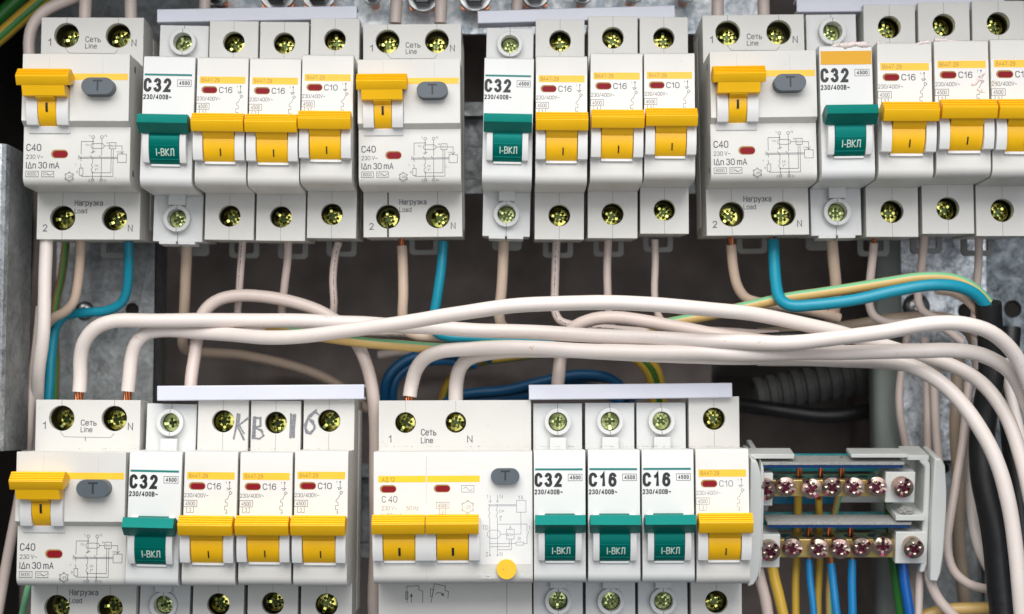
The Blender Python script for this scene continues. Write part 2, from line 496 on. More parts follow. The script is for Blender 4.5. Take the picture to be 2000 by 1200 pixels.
X = 0.73                                         # height of small letters
_o = el(.24, X - .24, .24, .24, 0, 180, 8) + el(.24, .24, .24, .24, 180, 360, 8)
GLYPHS = {
    "0": (.52, [(1, el(.26, .72, .26, .28, 0, 180) + el(.26, .28, .26, .28, 180, 360))]),
    "1": (.30, [(0, [(.0, .76), (.12, .80), (.24, 1.0), (.24, 0)])]),
    "2": (.52, [(0, el(.26, .73, .25, .27, 175, -35) + [(.02, 0), (.52, 0)])]),
    "3": (.52, [(0, el(.25, .76, .23, .24, 165, -70, 12) + el(.25, .265, .265, .265, 62, -165, 14))]),
    "4": (.56, [(0, [(.42, 0), (.42, 1.0), (.0, .27), (.56, .27)])]),
    "5": (.52, [(0, [(.48, 1.0), (.09, 1.0), (.05, .52)] + el(.26, .32, .26, .32, 125, -160))]),
    "6": (.52, [(1, el(.26, .31, .26, .31, 0, 360, 16)[:-1]), (0, el(.28, .72, .24, .28, 20, 150, 8) + [(.01, .5), (.0, .32)])]),
    "7": (.50, [(0, [(0, 1.0), (.5, 1.0), (.32, .55), (.2, 0)])]),
    "8": (.52, [(1, el(.26, .76, .22, .24, 0, 360, 14)[:-1]), (1, el(.26, .27, .26, .27, 0, 360, 14)[:-1])]),
    "9": (.52, [(1, el(.26, .69, .26, .31, 0, 360, 16)[:-1]), (0, el(.24, .28, .24, .28, 200, 330, 8) + [(.51, .5), (.52, .68)])]),
    "C": (.52, [(0, el(.27, .71, .27, .29, 12, 180) + el(.27, .29, .27, .29, 180, 348))]),
    "V": (.54, [(0, [(0, 1), (.27, 0), (.54, 1)])]),
    "A": (.56, [(0, [(0, 0), (.28, 1), (.56, 0)]), (0, [(.10, .32), (.46, .32)])]),
    "N": (.52, [(0, [(0, 0), (0, 1), (.52, 0), (.52, 1)])]),
    "H": (.50, [(0, [(0, 0), (0, 1)]), (0, [(.5, 0), (.5, 1)]), (0, [(0, .53), (.5, .53)])]),
    "R": (.52, [(0, [(0, 0), (0, 1)] + el(.26, .76, .24, .24, 90, -90, 8) + [(.0, .52)]), (0, [(.28, .52), (.5, 0)])]),
    "B": (.50, [(0, [(.24, .53), (0, .53), (0, 1)] + el(.24, .765, .22, .235, 90, -90, 8) + el(.24, .265, .26, .265, 90, -90, 8) + [(0, 0), (0, .53)])]),
    "T": (.50, [(0, [(0, 1), (.5, 1)]), (0, [(.25, 1), (.25, 0)])]),
    "Y": (.52, [(0, [(0, 1), (.26, .48), (.52, 1)]), (0, [(.26, .48), (.26, 0)])]),
    "L": (.40, [(0, [(0, 1), (0, 0), (.4, 0)])]),
    "I": (.06, [(0, [(.03, 0), (.03, 1)])]),
    "D": (.52, [(1, [(0, 0), (0, 1)] + el(.24, .72, .28, .28, 90, 0, 6) + el(.24, .28, .28, .28, 0, -90, 6))]),
    "n": (.42, [(0, [(0, 0), (0, X)]), (0, [(0, X - .2)] + el(.21, X - .21, .21, .21, 150, 0, 8) + [(.42, 0)])]),
    "m": (.70, [(0, [(0, 0), (0, X)]), (0, [(0, X - .2)] + el(.175, X - .18, .175, .18, 150, 0, 8) + [(.35, 0)]), (0, [(.35, X - .2)] + el(.525, X - .18, .175, .18, 150, 0, 8) + [(.70, 0)])]),
    "i": (.06, [(0, [(.03, 0), (.03, X)]), (0, [(.03, .93), (.03, 1.0)])]),
    "e": (.46, [(0, [(.02, .38), (.46, .38)] + el(.24, X - .25, .23, .25, 0, 180, 8) + el(.24, .25, .24, .25, 180, 335, 8))]),
    "o": (.48, [(1, _o)]),
    "a": (.44, [(0, el(.22, X - .2, .2, .2, 165, 0, 8) + [(.42, 0)]), (0, [(.42, .42)] + el(.19, .20, .19, .22, 90, 300, 9) + [(.42, .16)])]),
    "d": (.46, [(0, [(.46, 0), (.46, 1)]), (1, [(a * .95, b) for a, b in _o])]),
    "t": (.30, [(0, [(.12, .95), (.12, .12), (.2, 0), (.3, .02)]), (0, [(0, X), (.28, X)])]),
    "s": (.40, [(0, el(.2, X - .18, .18, .18, 20, 250, 8) + el(.2, .19, .19, .19, 70, -160, 8))]),
    "z": (.42, [(0, [(0, X), (.42, X), (0, 0), (.42, 0)])]),
    "-": (.28, [(0, [(0, .36), (.28, .36)])]),
    "~": (.50, [(0, [(.5 * i / 10, .46 + .09 * math.sin(i * .628)) for i in range(11)])]),
    "/": (.34, [(0, [(0, -.03), (.34, 1.03)])]),
    ">": (.40, [(0, [(0, .15), (.4, .48), (0, .82)])]),
    "\u00b0": (.22, [(1, el(.11, .87, .11, .12, 0, 360, 8)[:-1])]),
    "\u2206": (.58, [(1, [(0, 0), (.29, 1), (.58, 0)])]),
    "\u0442": (.42, [(0, [(0, X), (.42, X)]), (0, [(.21, X), (.21, 0)])]),
    "\u044c": (.42, [(0, [(0, X), (0, 0)] + el(.22, .2, .2, .2, -90, 90, 8) + [(0, .4)])]),
    "\u0433": (.34, [(0, [(0, 0), (0, X), (.34, X)])]),
    "\u0440": (.48, [(0, [(0, -.26), (0, X)]), (1, _o)]),
    "\u0443": (.44, [(0, [(0, X), (.22, .05)]), (0, [(.44, X), (.18, -.2), (.02, -.24)])]),
    "\u0437": (.40, [(0, el(.19, X - .18, .18, .18, 160, -80, 8) + el(.19, .2, .2, .2, 80, -160, 8))]),
    "\u043a": (.40, [(0, [(0, 0), (0, X)]), (0, [(.4, X), (.06, .38), (.4, 0)])]),
    "\u041a": (.50, [(0, [(0, 0), (0, 1)]), (0, [(.48, 1), (.06, .53), (.5, 0)])]),
    "\u041b": (.54, [(0, [(0, .02), (.1, .06), (.14, 1), (.54, 1), (.54, 0)])]),
    "\u0414": (.60, [(0, [(0, -.16), (0, 0), (.6, 0), (.6, -.16)]), (0, [(.09, 0), (.17, 1), (.51, 1), (.51, 0)])]),
    "\u0432": (.42, [(0, [(.2, .38), (0, .38), (0, X)] + el(.2, .555, .17, .175, 90, -90, 7) + el(.21, .19, .2, .19, 90, -90, 7) + [(0, 0), (0, .38)])]),
    "\u043f": (.42, [(0, [(0, 0), (0, X), (.42, X), (.42, 0)])]),
}
for cy, la in (("\u0421", "C"), ("\u0435", "e"), ("\u041d", "H"), ("\u0430", "a"), ("\u0410", "A"), ("\u0412", "B"), ("\u043e", "o")):
    GLYPHS[cy] = GLYPHS[la]


def tag(o, label=None, cat=None, group=None, kind=None):
    if label:
        o["label"] = label
    if cat:
        o["category"] = cat
    if group:
        o["group"] = group
    if kind:
        o["kind"] = kind
    return o


def thing(name, label, cat, loc=(0, 0, 0), group=None):
    o = bpy.data.objects.new(name, None)
    o.empty_display_size = 0.01
    COL.objects.link(o)
    o.location = Vector(loc) * S
    return tag(o, label, cat, group)


# ------------------------------------------------------------------ setting: the wall of the niche behind everything
mb = MB()
NX, NZ = 120, 72
vs, fs = [], []
for j in range(NZ + 1):
    for i in range(NX + 1):
        x, z = -420 + 840 * i / NX, -260 + 560 * j / NZ
        hol = max(0.0, min(1.0, (x - 84) / 14)) * max(0.0, min(1.0, (172 - x) / 10)) * max(0.0, min(1.0, (30 - z) / 9))
        y = 132 + 95 * hol + 3.0 * math.sin(x * 0.031 + z * 0.017) + 2.0 * math.sin(x * 0.09 - z * 0.07) + random.uniform(-0.7, 0.7)
        vs.append((x, y, z))
for j in range(NZ):
    for i in range(NX):
        a = j * (NX + 1) + i
        fs.append((a, a + 1, a + NX + 2, a + NX + 1))
mb.add(vs, fs)
tag(mb.build("wall", "wall_plaster"), kind="structure")

# the sheet steel box of the cabinet around the niche
cab = thing("steel_cabinet", "galvanised sheet steel cabinet shell enclosing all the breaker rows", "cabinet", (0, 140, 0))
OC = (0, 140, 0)
MB().box(-260, 260, -62, 140, 188, 190).build("roof_panel", "galvanised_dull", cab, OC)
MB().box(-206, -204, 34, 140, -220, 187).build("side_panel", "shaded_steel", cab, OC)  # blackened to close off the left side with painted shade
MB().box(250, 252, -10, 140, -220, 187).build("side_panel", "galvanised_dull", cab, OC)

# ------------------------------------------------------------------ breaker parts (origin: centre of the front; y grows into the cabinet)
OFF = (0, 52, 0)
CACHE = {}


def cached(key, make):
    if key not in CACHE:
        CACHE[key] = make()
    return CACHE[key]


def screw_mesh(r, bright=False, pink=False, depth=1.3):
    def mk():
        mb = MB()
        n = 36
        w_, l1, l2 = 0.17 * r, 0.97 * r, 0.60 * r
        hole = [(w_, w_), (w_, l1), (-w_, l1), (-w_, w_), (-l2, w_), (-l2, -w_), (-w_, -w_), (-w_, -l1), (w_, -l1), (w_, -w_), (l2, -w_), (l2, w_)]
        hole = [(x, z) for x, z in hole]
        out = circle(0, 0, r, n)
        vs = [(x, 0.30, z) for x, z in out] + [(x, 0.0, z) for x, z in hole]
        fs = list(tessellate_polygon([[Vector((x, z, 0)) for x, z in out], [Vector((x, z, 0)) for x, z in hole]]))
        mb.add(vs, fs, 0)
        # recess walls, tapered, and floor, in a dark tone painted for shade
        k = 0.72
        vs = [(x, 0.0, z) for x, z in hole] + [(x * k if abs(x) > w_ else x * .8, depth if max(abs(x), abs(z)) < l1 * .9 else 0.35, z * k if abs(z) > w_ else z * .8) for x, z in hole]
        mb.add(vs, [(i, (i + 1) % 12, 12 + (i + 1) % 12, 12 + i) for i in range(12)], 0 if bright else 1)
        e = l2 * .75
        mb.add([(-w_, 0.32, l1), (w_, 0.32, l1), (w_, 0.62, e), (-w_, 0.62, e)], [(0, 1, 2, 3)], 0)
        mb.add([(-w_, 0.32, -l1), (w_, 0.32, -l1), (w_, 0.62, -e), (-w_, 0.62, -e)], [(0, 1, 2, 3)], 0)
        mb.flat([(-w_, -e), (w_, -e), (w_, -w_), (l2 * .8, -w_), (l2 * .8, w_), (w_, w_), (w_, e), (-w_, e), (-w_, w_), (-l2 * .8, w_), (-l2 * .8, -w_), (-w_, -w_)], depth * .75, 1)
        # raised petals between the arms
        for a in (45, 135, 225, 315):
            c, s_ = math.cos(math.radians(a)), math.sin(math.radians(a))
            px_, pz_ = 0.42 * r * c, 0.42 * r * s_
            t = 0.17 * r
            mb.add([(px_ - t * s_, -0.02, pz_ + t * c), (px_ + t * s_, -0.02, pz_ - t * c), (0.74 * r * c + t * .8 * s_, 0.02, 0.74 * r * s_ - t * .8 * c), (0.74 * r * c - t * .8 * s_, 0.02, 0.74 * r * s_ + t * .8 * c), (0.58 * r * c, -0.30, 0.58 * r * s_)],
                   [(0, 1, 4), (1, 2, 4), (2, 3, 4), (3, 0, 4)], 0)
        mb.loft(circle(0, 0, r, n), circle(0, 0, r, n), 0.3, 2.5, 0, (0, 1))
        mats = ["screw_pink", "screw_pink_recess"] if pink else (["screw_bright", "screw_recess_shade"] if bright else ["screw_zinc", "screw_recess_shade"])
        return mb.mesh("terminal_screw", mats, (0, 0, 0), 25)
    return cached(("screw", r, bright, pink), mk)


def clamp_mesh(r, y0, y1):
    """the dark metal cage seen down a screw hole"""
    return cached(("clamp", r, y0, y1), lambda: MB().loft(circle(0, 0, r, 28), circle(0, 0, r, 28), y0, y1, 0, (0, 1)).mesh("terminal_clamp", ["clamp_dark"], (0, 0, 0), 40, fix=False))


def body_outlines(hw, top=40.0, bot=-39.0):
    return [(-hw, bot), (hw, bot), (hw, top), (-hw, top)], [(-hw, bot + 2.2), (hw, bot + 2.2), (hw, top - 1.0), (-hw, top - 1.0)]


def add_body(mb, hw, yf, holes, ribs=True, hole_depth=2.6):
    a, b = body_outlines(hw - 0.12)
    mb.loft(a, b, yf, 50.0, 0, (1, 1), holes=holes, hole_depth=hole_depth)
    if ribs:                                   # moulded vertical ribs on both side walls
        for s_ in (-1, 1):
            for yy in (35.5, 38.0, 40.5, 43.0, 45.5):
                x = s_ * (hw - 0.2)
                mb.box(min(x, x + s_ * .32), max(x, x + s_ * .32), yy, yy + 1.2, -34.0, 36.0)


def nose_profile(yb, top=22.4, bot=-22.4, y=0.0):
    return [(yb, bot)] + [(y + 3.2 + 3.2 * math.cos(math.radians(a)), bot + 3.2 + 3.2 * math.sin(math.radians(a))) for a in (270, 252, 234, 216, 198, 180)] + \
           [(y, top - 1.0), (y + .3, top - .3), (y + 1.0, top), (yb, top)]


def add_clip(mb, xs, solid=False):
    for x in xs:
        o = rrect(x - 5.6, x + 5.6, -40.6 if solid else -42.4, -30.0, 1.6)
        if solid:
            mb.loft(o, o, 50.5, 52.0)
        else:
            i = rrect(x - 3.6, x + 3.6, -40.6, -32.0, 0.8)
            n = len(o)
            vs = [(a, y, c) for y in (50.5, 52.0) for lp in (o, i) for a, c in lp]
            fs = []
            for k in range(n):
                j = (k + 1) % n
                fs += [(k, j, n + j, n + k), (2 * n + k, 3 * n + k, 3 * n + j, 2 * n + j), (k, 2 * n + k, 2 * n + j, j), (n + k, n + j, 3 * n + j, 3 * n + k)]
            mb.add(vs, fs)
    return mb


def cheek(mb, x0, x1, ay, az, r, zb, y0, mi):
    """guard beside a toggle: a bulging profile with a flat foot, drawn along x"""
    front = ay - r
    R = r * 1.5
    pts = [(y0, zb)]
    zt = az + r * 0.62
    for i in range(13):
        z = zb + (zt - zb) * i / 12
        pts.append((front + R - math.sqrt(R * R - (z - az + .5) ** 2), z))
    pts.append((y0, zt + 1.5))
    mb.prism(pts, x0, x1, mi)


def toggle_wing(mb, cx, hw, z0, dy=0.0, ribs=True, step=None, stem=5.3, drum=None, h=6.5):
    """thumb bar of a switched-on toggle; z0 is the bottom edge of its front"""
    yf = -8.5 + dy
    ap, za = yf - 0.9, z0 + (h - 2.95 if ribs else h - 3.0)          # the edge that sticks out furthest
    fb, tb = (1.4, 2.8) if ribs else (4.0, 1.3)
    prof = [(yf + 6.5, z0 + 1.6), (ap + fb + .3, z0), (ap + fb, z0 + .2), (ap, za - .15), (ap + .15, za + .12)]
    a, b = (ap + .15, za + .12), (ap + tb, z0 + h)
    if ribs:
        for i in range(4):
            t0_, t1_ = i / 4, (i + .72) / 4
            p0 = (a[0] + (b[0] - a[0]) * t0_, a[1] + (b[1] - a[1]) * t0_)
            p1 = (a[0] + (b[0] - a[0]) * t1_, a[1] + (b[1] - a[1]) * t1_)
            prof += [(p0[0] + .26, p0[1] + .02), (p0[0] - .12, p0[1] + .14), (p1[0] - .12, p1[1] + .06), (p1[0] + .26, p1[1] + .04)]
    prof += [b, (yf + 3.6, z0 + h - .1), (yf + 8.4, z0 + h - 1.8)]
    mb.prism(prof, cx - hw, cx + hw)
    if drum:
        ay, az, r = drum
        zt = z0 + 1.2
        if step:                               # a narrower block under the bar
            mb.prism([(ap + fb + .1, z0 + .3), (ap + fb + 1.75, z0 - 3.2), (yf + 7, z0 - 3.2), (yf + 7, z0 + .3)], cx - step, cx + step)
            zt = z0 - 2.9
        drop = 1.6 if step else 3.2
        fy = ay - r * math.cos(math.asin(max(-1, min(1, (zt - drop - az) / r))))
        mb.prism([(yf + (2.4 if step else (1.2 if ribs else 3.6)), zt), (yf + (2.8 if step else (1.9 if ribs else 4.0)), zt - drop * .45), (fy + .1, zt - drop), (ay, zt - drop), (ay, zt)], cx - stem, cx + stem)
        pts = [(ay + r * math.cos(math.radians(t)), az + r * math.sin(math.radians(t))) for t in range(90, 272, 5)]
        mb.prism(pts, cx - stem, cx + stem)


def window_mesh(x0, x1, z0, z1, key, y=-0.03):
    def mk():
        mb = MB()
        o = stadium(x0 - .12, x1 + .12, z0 - .12, z1 + .12)
        mb.flat(o, y - .02, 1)
        mb.loft(stadium(x0 + .45, x1 - .05, z0 + .1, z1 - .3), stadium(x0 + .45, x1 - .05, z0 + .1, z1 - .3), y - .05, y - .02, 0, (1, 0))
        return mb.mesh("indicator_window", ["flag_red", "ink_brown"], OFF, 40, fix=False)
    return cached(("win", key), mk)


# ---- printed drawings
def px2(origin, k, cxn, czn, pts):
    """points read off an enlarged crop of the photo -> mm on the breaker's front"""
    return [(((origin[0] + x / k) - cxn) / 5.75, (czn - (origin[1] + y / k)) / 5.75) for x, y in pts]


def print_mcb(rating):
    def mk():
        mb = MB()
        y = -0.11
        T = lambda *p: px2((260, 100), 4.2875, 434.5, 234, p)
        mb.text("BA47-29", -7.2, -1.0, 13.55, 15.0, -0.14, 0.0, 1)
        mb.text(rating, -1.1, 3.5, 9.75, 11.9, y, 0.0)
        mb.text("230/400V~", -8.7, -0.6, 7.05, 8.45, y, 0.0)
        mb.line(rect(-8.8, -4.4, 4.0, 6.1), y, .15, closed=True)
        mb.text("4500", -8.2, -5.0, 4.35, 5.7, y)
        mb.line([(-7.7, 4.0), (-7.7, 2.0), (-5.5, 2.0), (-5.5, 4.0)], y, .15)
        mb.text("3", -6.95, -6.25, 2.35, 3.6, y)
        mb.text("1", 4.9, 5.3, 11.6, 12.4, y)
        mb.text("2", 5.0, 5.5, 1.75, 2.45, y)
        mb.line(T((903, 275), (903, 338)), y, .16)
        mb.add([(x, y, z) for x, z in circle(*T((903, 274))[0], .28, 8)], [tuple(range(8))])
        mb.line(T((878, 322), (918, 322), (890, 338), (888, 320)), y, .14)
        mb.line(T((900, 358), (912, 348), (926, 360), (912, 374), (900, 358)), y, .15)
        mb.line(T((906, 372), (888, 410), (872, 420), (870, 434), (888, 442), (888, 468), (866, 468), (866, 498), (886, 500), (886, 530)), y, .15)
        return mb.mesh("printed_marking", ["ink_grey" if rating != "faint" else "ink_faint", "ink_brown"], OFF, 0, fix=False)
    return cached(("pm", rating), mk)


def print_green(rating):
    def mk():
        mb = MB()
        y = -0.05
        mb.text(rating, -8.5, 0.9, 9.9, 14.7, y, 0.045)
        mb.text("230/400В~", -8.5, 1.1, 7.4, 9.1, y, 0.035)
        mb.line(rect(2.9, 7.6, 12.0, 14.2), y, .14, closed=True)
        mb.text("4500", 3.5, 7.1, 12.45, 13.8, y, 0.035)
        return mb.mesh("printed_marking", ["ink_black"], OFF, 0, fix=False)
    return cached(("pg", rating), mk)


def print_rcbo():
    def mk():
        mb = MB()
        y = 3.0 - 0.06
        T = lambda *p: px2((680, 100), 4.2875, 797.5, 231, p)
        W = .15
        mb.text("C40", -17.2, -12.1, -10.6, -8.1, y)
        mb.text("230 V~", -17.2, -11.4, -13.3, -11.8, y)
        mb.text("I∆n 30 mA", -17.2, -5.8, -16.6, -14.3, y)
        mb.line(rect(*[v for v in (-17.2, -12.9, -19.4, -17.5)]), y, W, closed=True)
        mb.text("6000", -16.6, -13.6, -19.0, -17.9, y)
        mb.line(rect(-11.8, -7.6, -19.4, -17.5), y, W, closed=True)
        mb.line([(-11.5, -18.1)] + [(-11.3 + 3.2 * i / 10, -18.35 + .45 * math.sin(i * .63)) for i in range(11)] + [(-7.8, -18.1)], y, .12)
        mb.line([(-11.3, -18.9), (-10.2, -18.5), (-9.0, -18.9), (-7.9, -18.2)], y, .12)
        cx, cz = T((446, 1038))[0]
        mb.line([(cx + 1.35 * math.cos(math.radians(a)), cz + 1.35 * math.sin(math.radians(a))) for a in range(30, 390, 60)], y, .13, closed=True)
        for a in range(30, 390, 60):
            c, s_ = math.cos(math.radians(a)), math.sin(math.radians(a))
            mb.line([(cx + 1.3 * c - .5 * s_, cz + 1.3 * s_ + .5 * c), (cx + 1.75 * c, cz + 1.75 * s_), (cx + 1.3 * c + .5 * s_, cz + 1.3 * s_ - .5 * c)], y, .11)
        mb.text("-25", cx - .85, cx + .85, cz - .4, cz + .4, y)
        # wiring diagram
        for p, t in (((640, 702), "1"), ((714, 702), "N")):
            mb.line(circle(*T(p)[0], .5, 12), y, .14, closed=True)
        mb.text("1", *[T((604, 0))[0][0], T((614, 0))[0][0]], T((0, 702))[0][1], T((0, 683))[0][1], y)
        mb.text("N", T((737, 0))[0][0], T((753, 0))[0][0], T((0, 702))[0][1], T((0, 680))[0][1], y)
        mb.line(T((640, 713), (640, 825)), y, W)
        mb.line(T((714, 713), (714, 858)), y, W)
        mb.line(T((542, 850), (542, 740), (640, 740)), y, W)
        mb.line(px2((680, 100), 4.2875, 797.5, 231, stadium(622, 734, 757, 798)), y, W, closed=True)
        mb.text("TD", T((574, 0))[0][0], T((608, 0))[0][0], T((0, 778))[0][1], T((0, 762))[0][1], y)
        mb.line(T((734, 777), (778, 777)), y, W)
        mb.text("A", T((754, 0))[0][0], T((770, 0))[0][0], T((0, 760))[0][1], T((0, 742))[0][1], y)
        mb.line(T((778, 749), (832, 749), (832, 801), (778, 801)), y, W, closed=True)
        mb.text("In>", T((786, 0))[0][0], T((824, 0))[0][0], T((0, 788))[0][1], T((0, 764))[0][1], y)
        mb.line(T((832, 777), (885, 777), (885, 838)), y, W)
        mb.line(T((868, 822), (885, 842), (900, 822)), y, W)
        mb.text("YA", T((836, 0))[0][0], T((866, 0))[0][0], T((0, 836))[0][1], T((0, 820))[0][1], y)
        mb.line(T((849, 846), (922, 846), (922, 917), (849, 917)), y, W, closed=True)
        mb.line(T((535, 873), (849, 873)), y, W)
        mb.line(T((535, 883), (849, 883)), y, W)
        mb.line(circle(*T((528, 879))[0], .4, 10), y, .13, closed=True)
        for x in (520, 618, 692):
            mb.line(T((x, 858), (x + 22, 884), (x + 22, 908)), y, W)
        mb.line(T((795, 801), (795, 1005), (640, 1005)), y, W)
        mb.line(T((812, 801), (812, 1035), (548, 1035), (546, 1026)), y, W)
        mb.line(T((622, 832), (660, 826), (628, 842), (652, 818)), y, .13)
        mb.line(T((640, 905), (640, 925), (629, 940), (640, 955), (640, 962), (629, 975), (629, 990), (640, 995), (640, 1055)), y, W)
        mb.line(T((714, 905), (714, 1055)), y, W)
        mb.line(T((530, 966), (560, 966), (560, 1026), (530, 1026)), y, W, closed=True)
        mb.line(T((545, 966), (538, 930)), y, W)
        mb.text("T", T((492, 0))[0][0], T((504, 0))[0][0], T((0, 946))[0][1], T((0, 930))[0][1], y)
        mb.text("R", T((508, 0))[0][0], T((520, 0))[0][0], T((0, 1008))[0][1], T((0, 990))[0][1], y)
        mb.text("I>", T((660, 0))[0][0], T((688, 0))[0][0], T((0, 956))[0][1], T((0, 932))[0][1], y)
        mb.text("t°", T((660, 0))[0][0], T((684, 0))[0][0], T((0, 992))[0][1], T((0, 968))[0][1], y)
        for p in ((642, 1066), (714, 1066)):
            mb.line(circle(*T(p)[0], .45, 12), y, .14, closed=True)
        mb.text("2", T((608, 0))[0][0], T((622, 0))[0][0], T((0, 1080))[0][1], T((0, 1060))[0][1], y)
        mb.text("N", T((738, 0))[0][0], T((756, 0))[0][0], T((0, 1078))[0][1], T((0, 1058))[0][1], y)
        for p in ((640, 740), (640, 1005), (714, 1035)):
            mb.add([(x, y - .01, z) for x, z in circle(*T(p)[0], .25, 8)], [tuple(range(8))])
        # the terminals
        front, mb = mb, MB()
        y = 20.0 - 0.05
        mb.text("1", -15.6, -14.5, 29.8, 32.4, y)
        mb.text("N", 13.9, 15.7, 29.6, 32.2, y)
        mb.text("Сеть", -2.4, 3.1, 31.1, 33.2, y)
        mb.text("Line", -2.4, 1.7, 28.8, 30.7, y)
        mb.line([(-9.4, 29.2), (-9.2, 28.6), (-8.0, 27.2), (8.0, 27.0), (9.2, 28.4)], y, .13)
        mb.line([(-.7, 27.0), (-.7, 25.9)], y, .22)
        low = MB()
        low.text("2", -15.9, -14.3, -36.2, -33.7, y)
        low.text("N", 13.9, 15.6, -36.2, -33.7, y)
        low.text("Нагрузка", -4.9, 5.0, -27.1, -25.0, y)
        low.text("Load", -4.9, -.5, -29.8, -28.0, y)
        return [m_.mesh("printed_marking", ["ink_grey"], OFF, 0, fix=False) for m_ in (front, mb, low)]
    return cached("pr", mk)


def print_wide():
    """front of the three-pole-wide device"""
    def mk():
        mb = MB()
        y = -0.11
        T = lambda *p: px2((720, 880), 3.7515, 884.5, 1013, p)
        X = lambda x: T((x, 0))[0][0]
        Z = lambda v: T((0, v))[0][1]
        W = .15
        t = lambda s_, x0, x1, z0, z1, mi=0, bold=0.0: mb.text(s_, X(x0), X(x1), Z(z1), Z(z0), y - (.03 if mi else 0), bold, mi)
        t("АД 12", 97, 193, 203, 236, 1)
        t("C 40", 96, 210, 338, 388)
        t("230 V~", 94, 206, 412, 444)
        t("50 Hz", 276, 366, 412, 444)
        t("Iт 30 mA", 92, 242, 464, 500)
        mb.line(T((680, 265), (771, 265), (771, 313), (680, 313)), y, W, closed=True)
        mb.line([T((694 + 64 * i / 10, 290 - 13 * math.sin(i * .628)))[0] for i in range(11)], y, .14)
        mb.line(T((496, 386), (588, 386), (588, 430), (496, 430)), y, W, closed=True)
        t("4500", 508, 576, 396, 424)
        mb.line(T((518, 430), (518, 473), (563, 473), (563, 430)), y, W)
        t("3", 533, 548, 440, 466)
        cx, cz = T((725, 422))[0]
        mb.line([(cx + 2.0 * math.cos(math.radians(a)), cz + 2.0 * math.sin(math.radians(a))) for a in range(30, 390, 60)], y, .14, closed=True)
        for a in range(0, 360, 60):
            c, s_ = math.cos(math.radians(a + 30)), math.sin(math.radians(a + 30))
            mb.line([(cx + 1.9 * c - .6 * s_, cz + 1.9 * s_ + .6 * c), (cx + 2.4 * c, cz + 2.4 * s_), (cx + 1.9 * c + .6 * s_, cz + 1.9 * s_ - .6 * c)], y, .12)
        t("-25", 702, 748, 410, 434)
        # wiring diagram
        t("1", 864, 872, 332, 360)
        t("N", 960, 982, 332, 360)
        for x in (890, 943):
            mb.line(T((x, 335), (x, 384)), y, W)
            mb.line(T((x - 8, 378), (x, 388), (x + 8, 378)), y, W)
        mb.line(T((878, 406), (1083, 406)), y, W)
        mb.line(T((878, 414), (1083, 414)), y, W)
        mb.line(T((1083, 375), (1151, 375), (1151, 461), (1083, 461)), y, W, closed=True)
        t("YA", 1094, 1132, 338, 368)
        for x in (886, 942):
            mb.line(T((x - 4, 400), (x, 424), (x - 10, 440), (x, 456), (x, 470), (x - 10, 486), (x, 502), (x, 520), (x, 775)), y, W)
            mb.add([(a, y - .01, c) for a, c in circle(*T((x, 772))[0], .28, 8)], [tuple(range(8))])
        t("I>", 958, 990, 438, 466)
        t("t°", 958, 974, 486, 522)
        mb.line(T((942, 547), (1158, 547), (1158, 600)), y, W)
        mb.line(T((1158, 688), (1158, 640), (1170, 600)), y, W)
        t("T", 1172, 1184, 562, 590)
        mb.line([((x)) for x in px2((720, 880), 3.7515, 884.5, 1013, rrect(868, 963, 590, 650, 28))], y, W, closed=True)
        t("TD", 832, 874, 556, 586)
        mb.line(T((963, 620), (1008, 620)), y, W)
        mb.line(T((1008, 585), (1064, 585), (1064, 655), (1008, 655)), y, W, closed=True)
        t("In>", 1014, 1058, 608, 636)
        t("A", 1028, 1044, 556, 582)
        mb.line(T((1064, 620), (1114, 620), (1114, 461)), y, W)
        mb.line(T((1078, 678), (1132, 678), (1132, 700), (1078, 700)), y, W, closed=True)
        mb.line(T((886, 688), (1078, 688)), y, W)
        mb.line(T((1132, 688), (1158, 688)), y, W)
        t("R", 1092, 1112, 642, 668)
        mb.line(T((886, 710), (1028, 710), (1028, 655)), y, W)
        mb.line(T((942, 732), (1044, 732), (1044, 655)), y, W)
        t("2", 856, 872, 748, 780)
        t("N", 958, 978, 748, 780)
        # the terminals
        front, mb = mb, MB()
        y = 20.0 - 0.05
        mb.text("1", -23.4, -22.4, 25.2, 27.8, y)
        mb.text("N", 4.3, 6.2, 25.1, 27.6, y)
        mb.text("Сеть", -12.0, -6.5, 27.6, 30.0, y)
        mb.text("Line", -12.0, -7.7, 24.9, 27.0, y)
        up, mb = mb, MB()
        R = lambda *p: [(((720 + a / 3.7515) - 891) / 5.548 + .0, -24.2 - (b - 1065) / 3.7515 / 5.548) for a, b in p]
        mb.line(R((290, 1200), (290, 1082), (378, 1078), (378, 1108), (405, 1118), (405, 1200)), y, .2)
        mb.line(R((280, 1122), (297, 1122), (297, 1175), (280, 1175)), y, .2, closed=True)
        mb.line(R((322, 1200), (322, 1150)), y, .2)
        mb.add([(a, y, c) for a, c in R((310, 1158), (334, 1158), (322, 1130))], [(0, 1, 2)])
        mb.line(R((465, 1200), (490, 1064), (572, 1082), (566, 1112), (594, 1122), (588, 1170)), y, .2)
        mb.line(R((462, 1102), (484, 1106), (474, 1160), (460, 1156)), y, .2, closed=True)
        mb.line(R((500, 1140), (515, 1128), (535, 1130), (552, 1142)), y, .24)
        mb.add([(a, y, c) for a, c in R((536, 1146), (554, 1128), (562, 1154))], [(0, 1, 2)])
        return [m_.mesh("printed_marking", [k_, "ink_brown"], OFF, 0, fix=False) for m_, k_ in ((front, "ink_faint"), (up, "ink_grey"), (mb, "ink_grey"))]
    return cached("pw", mk)


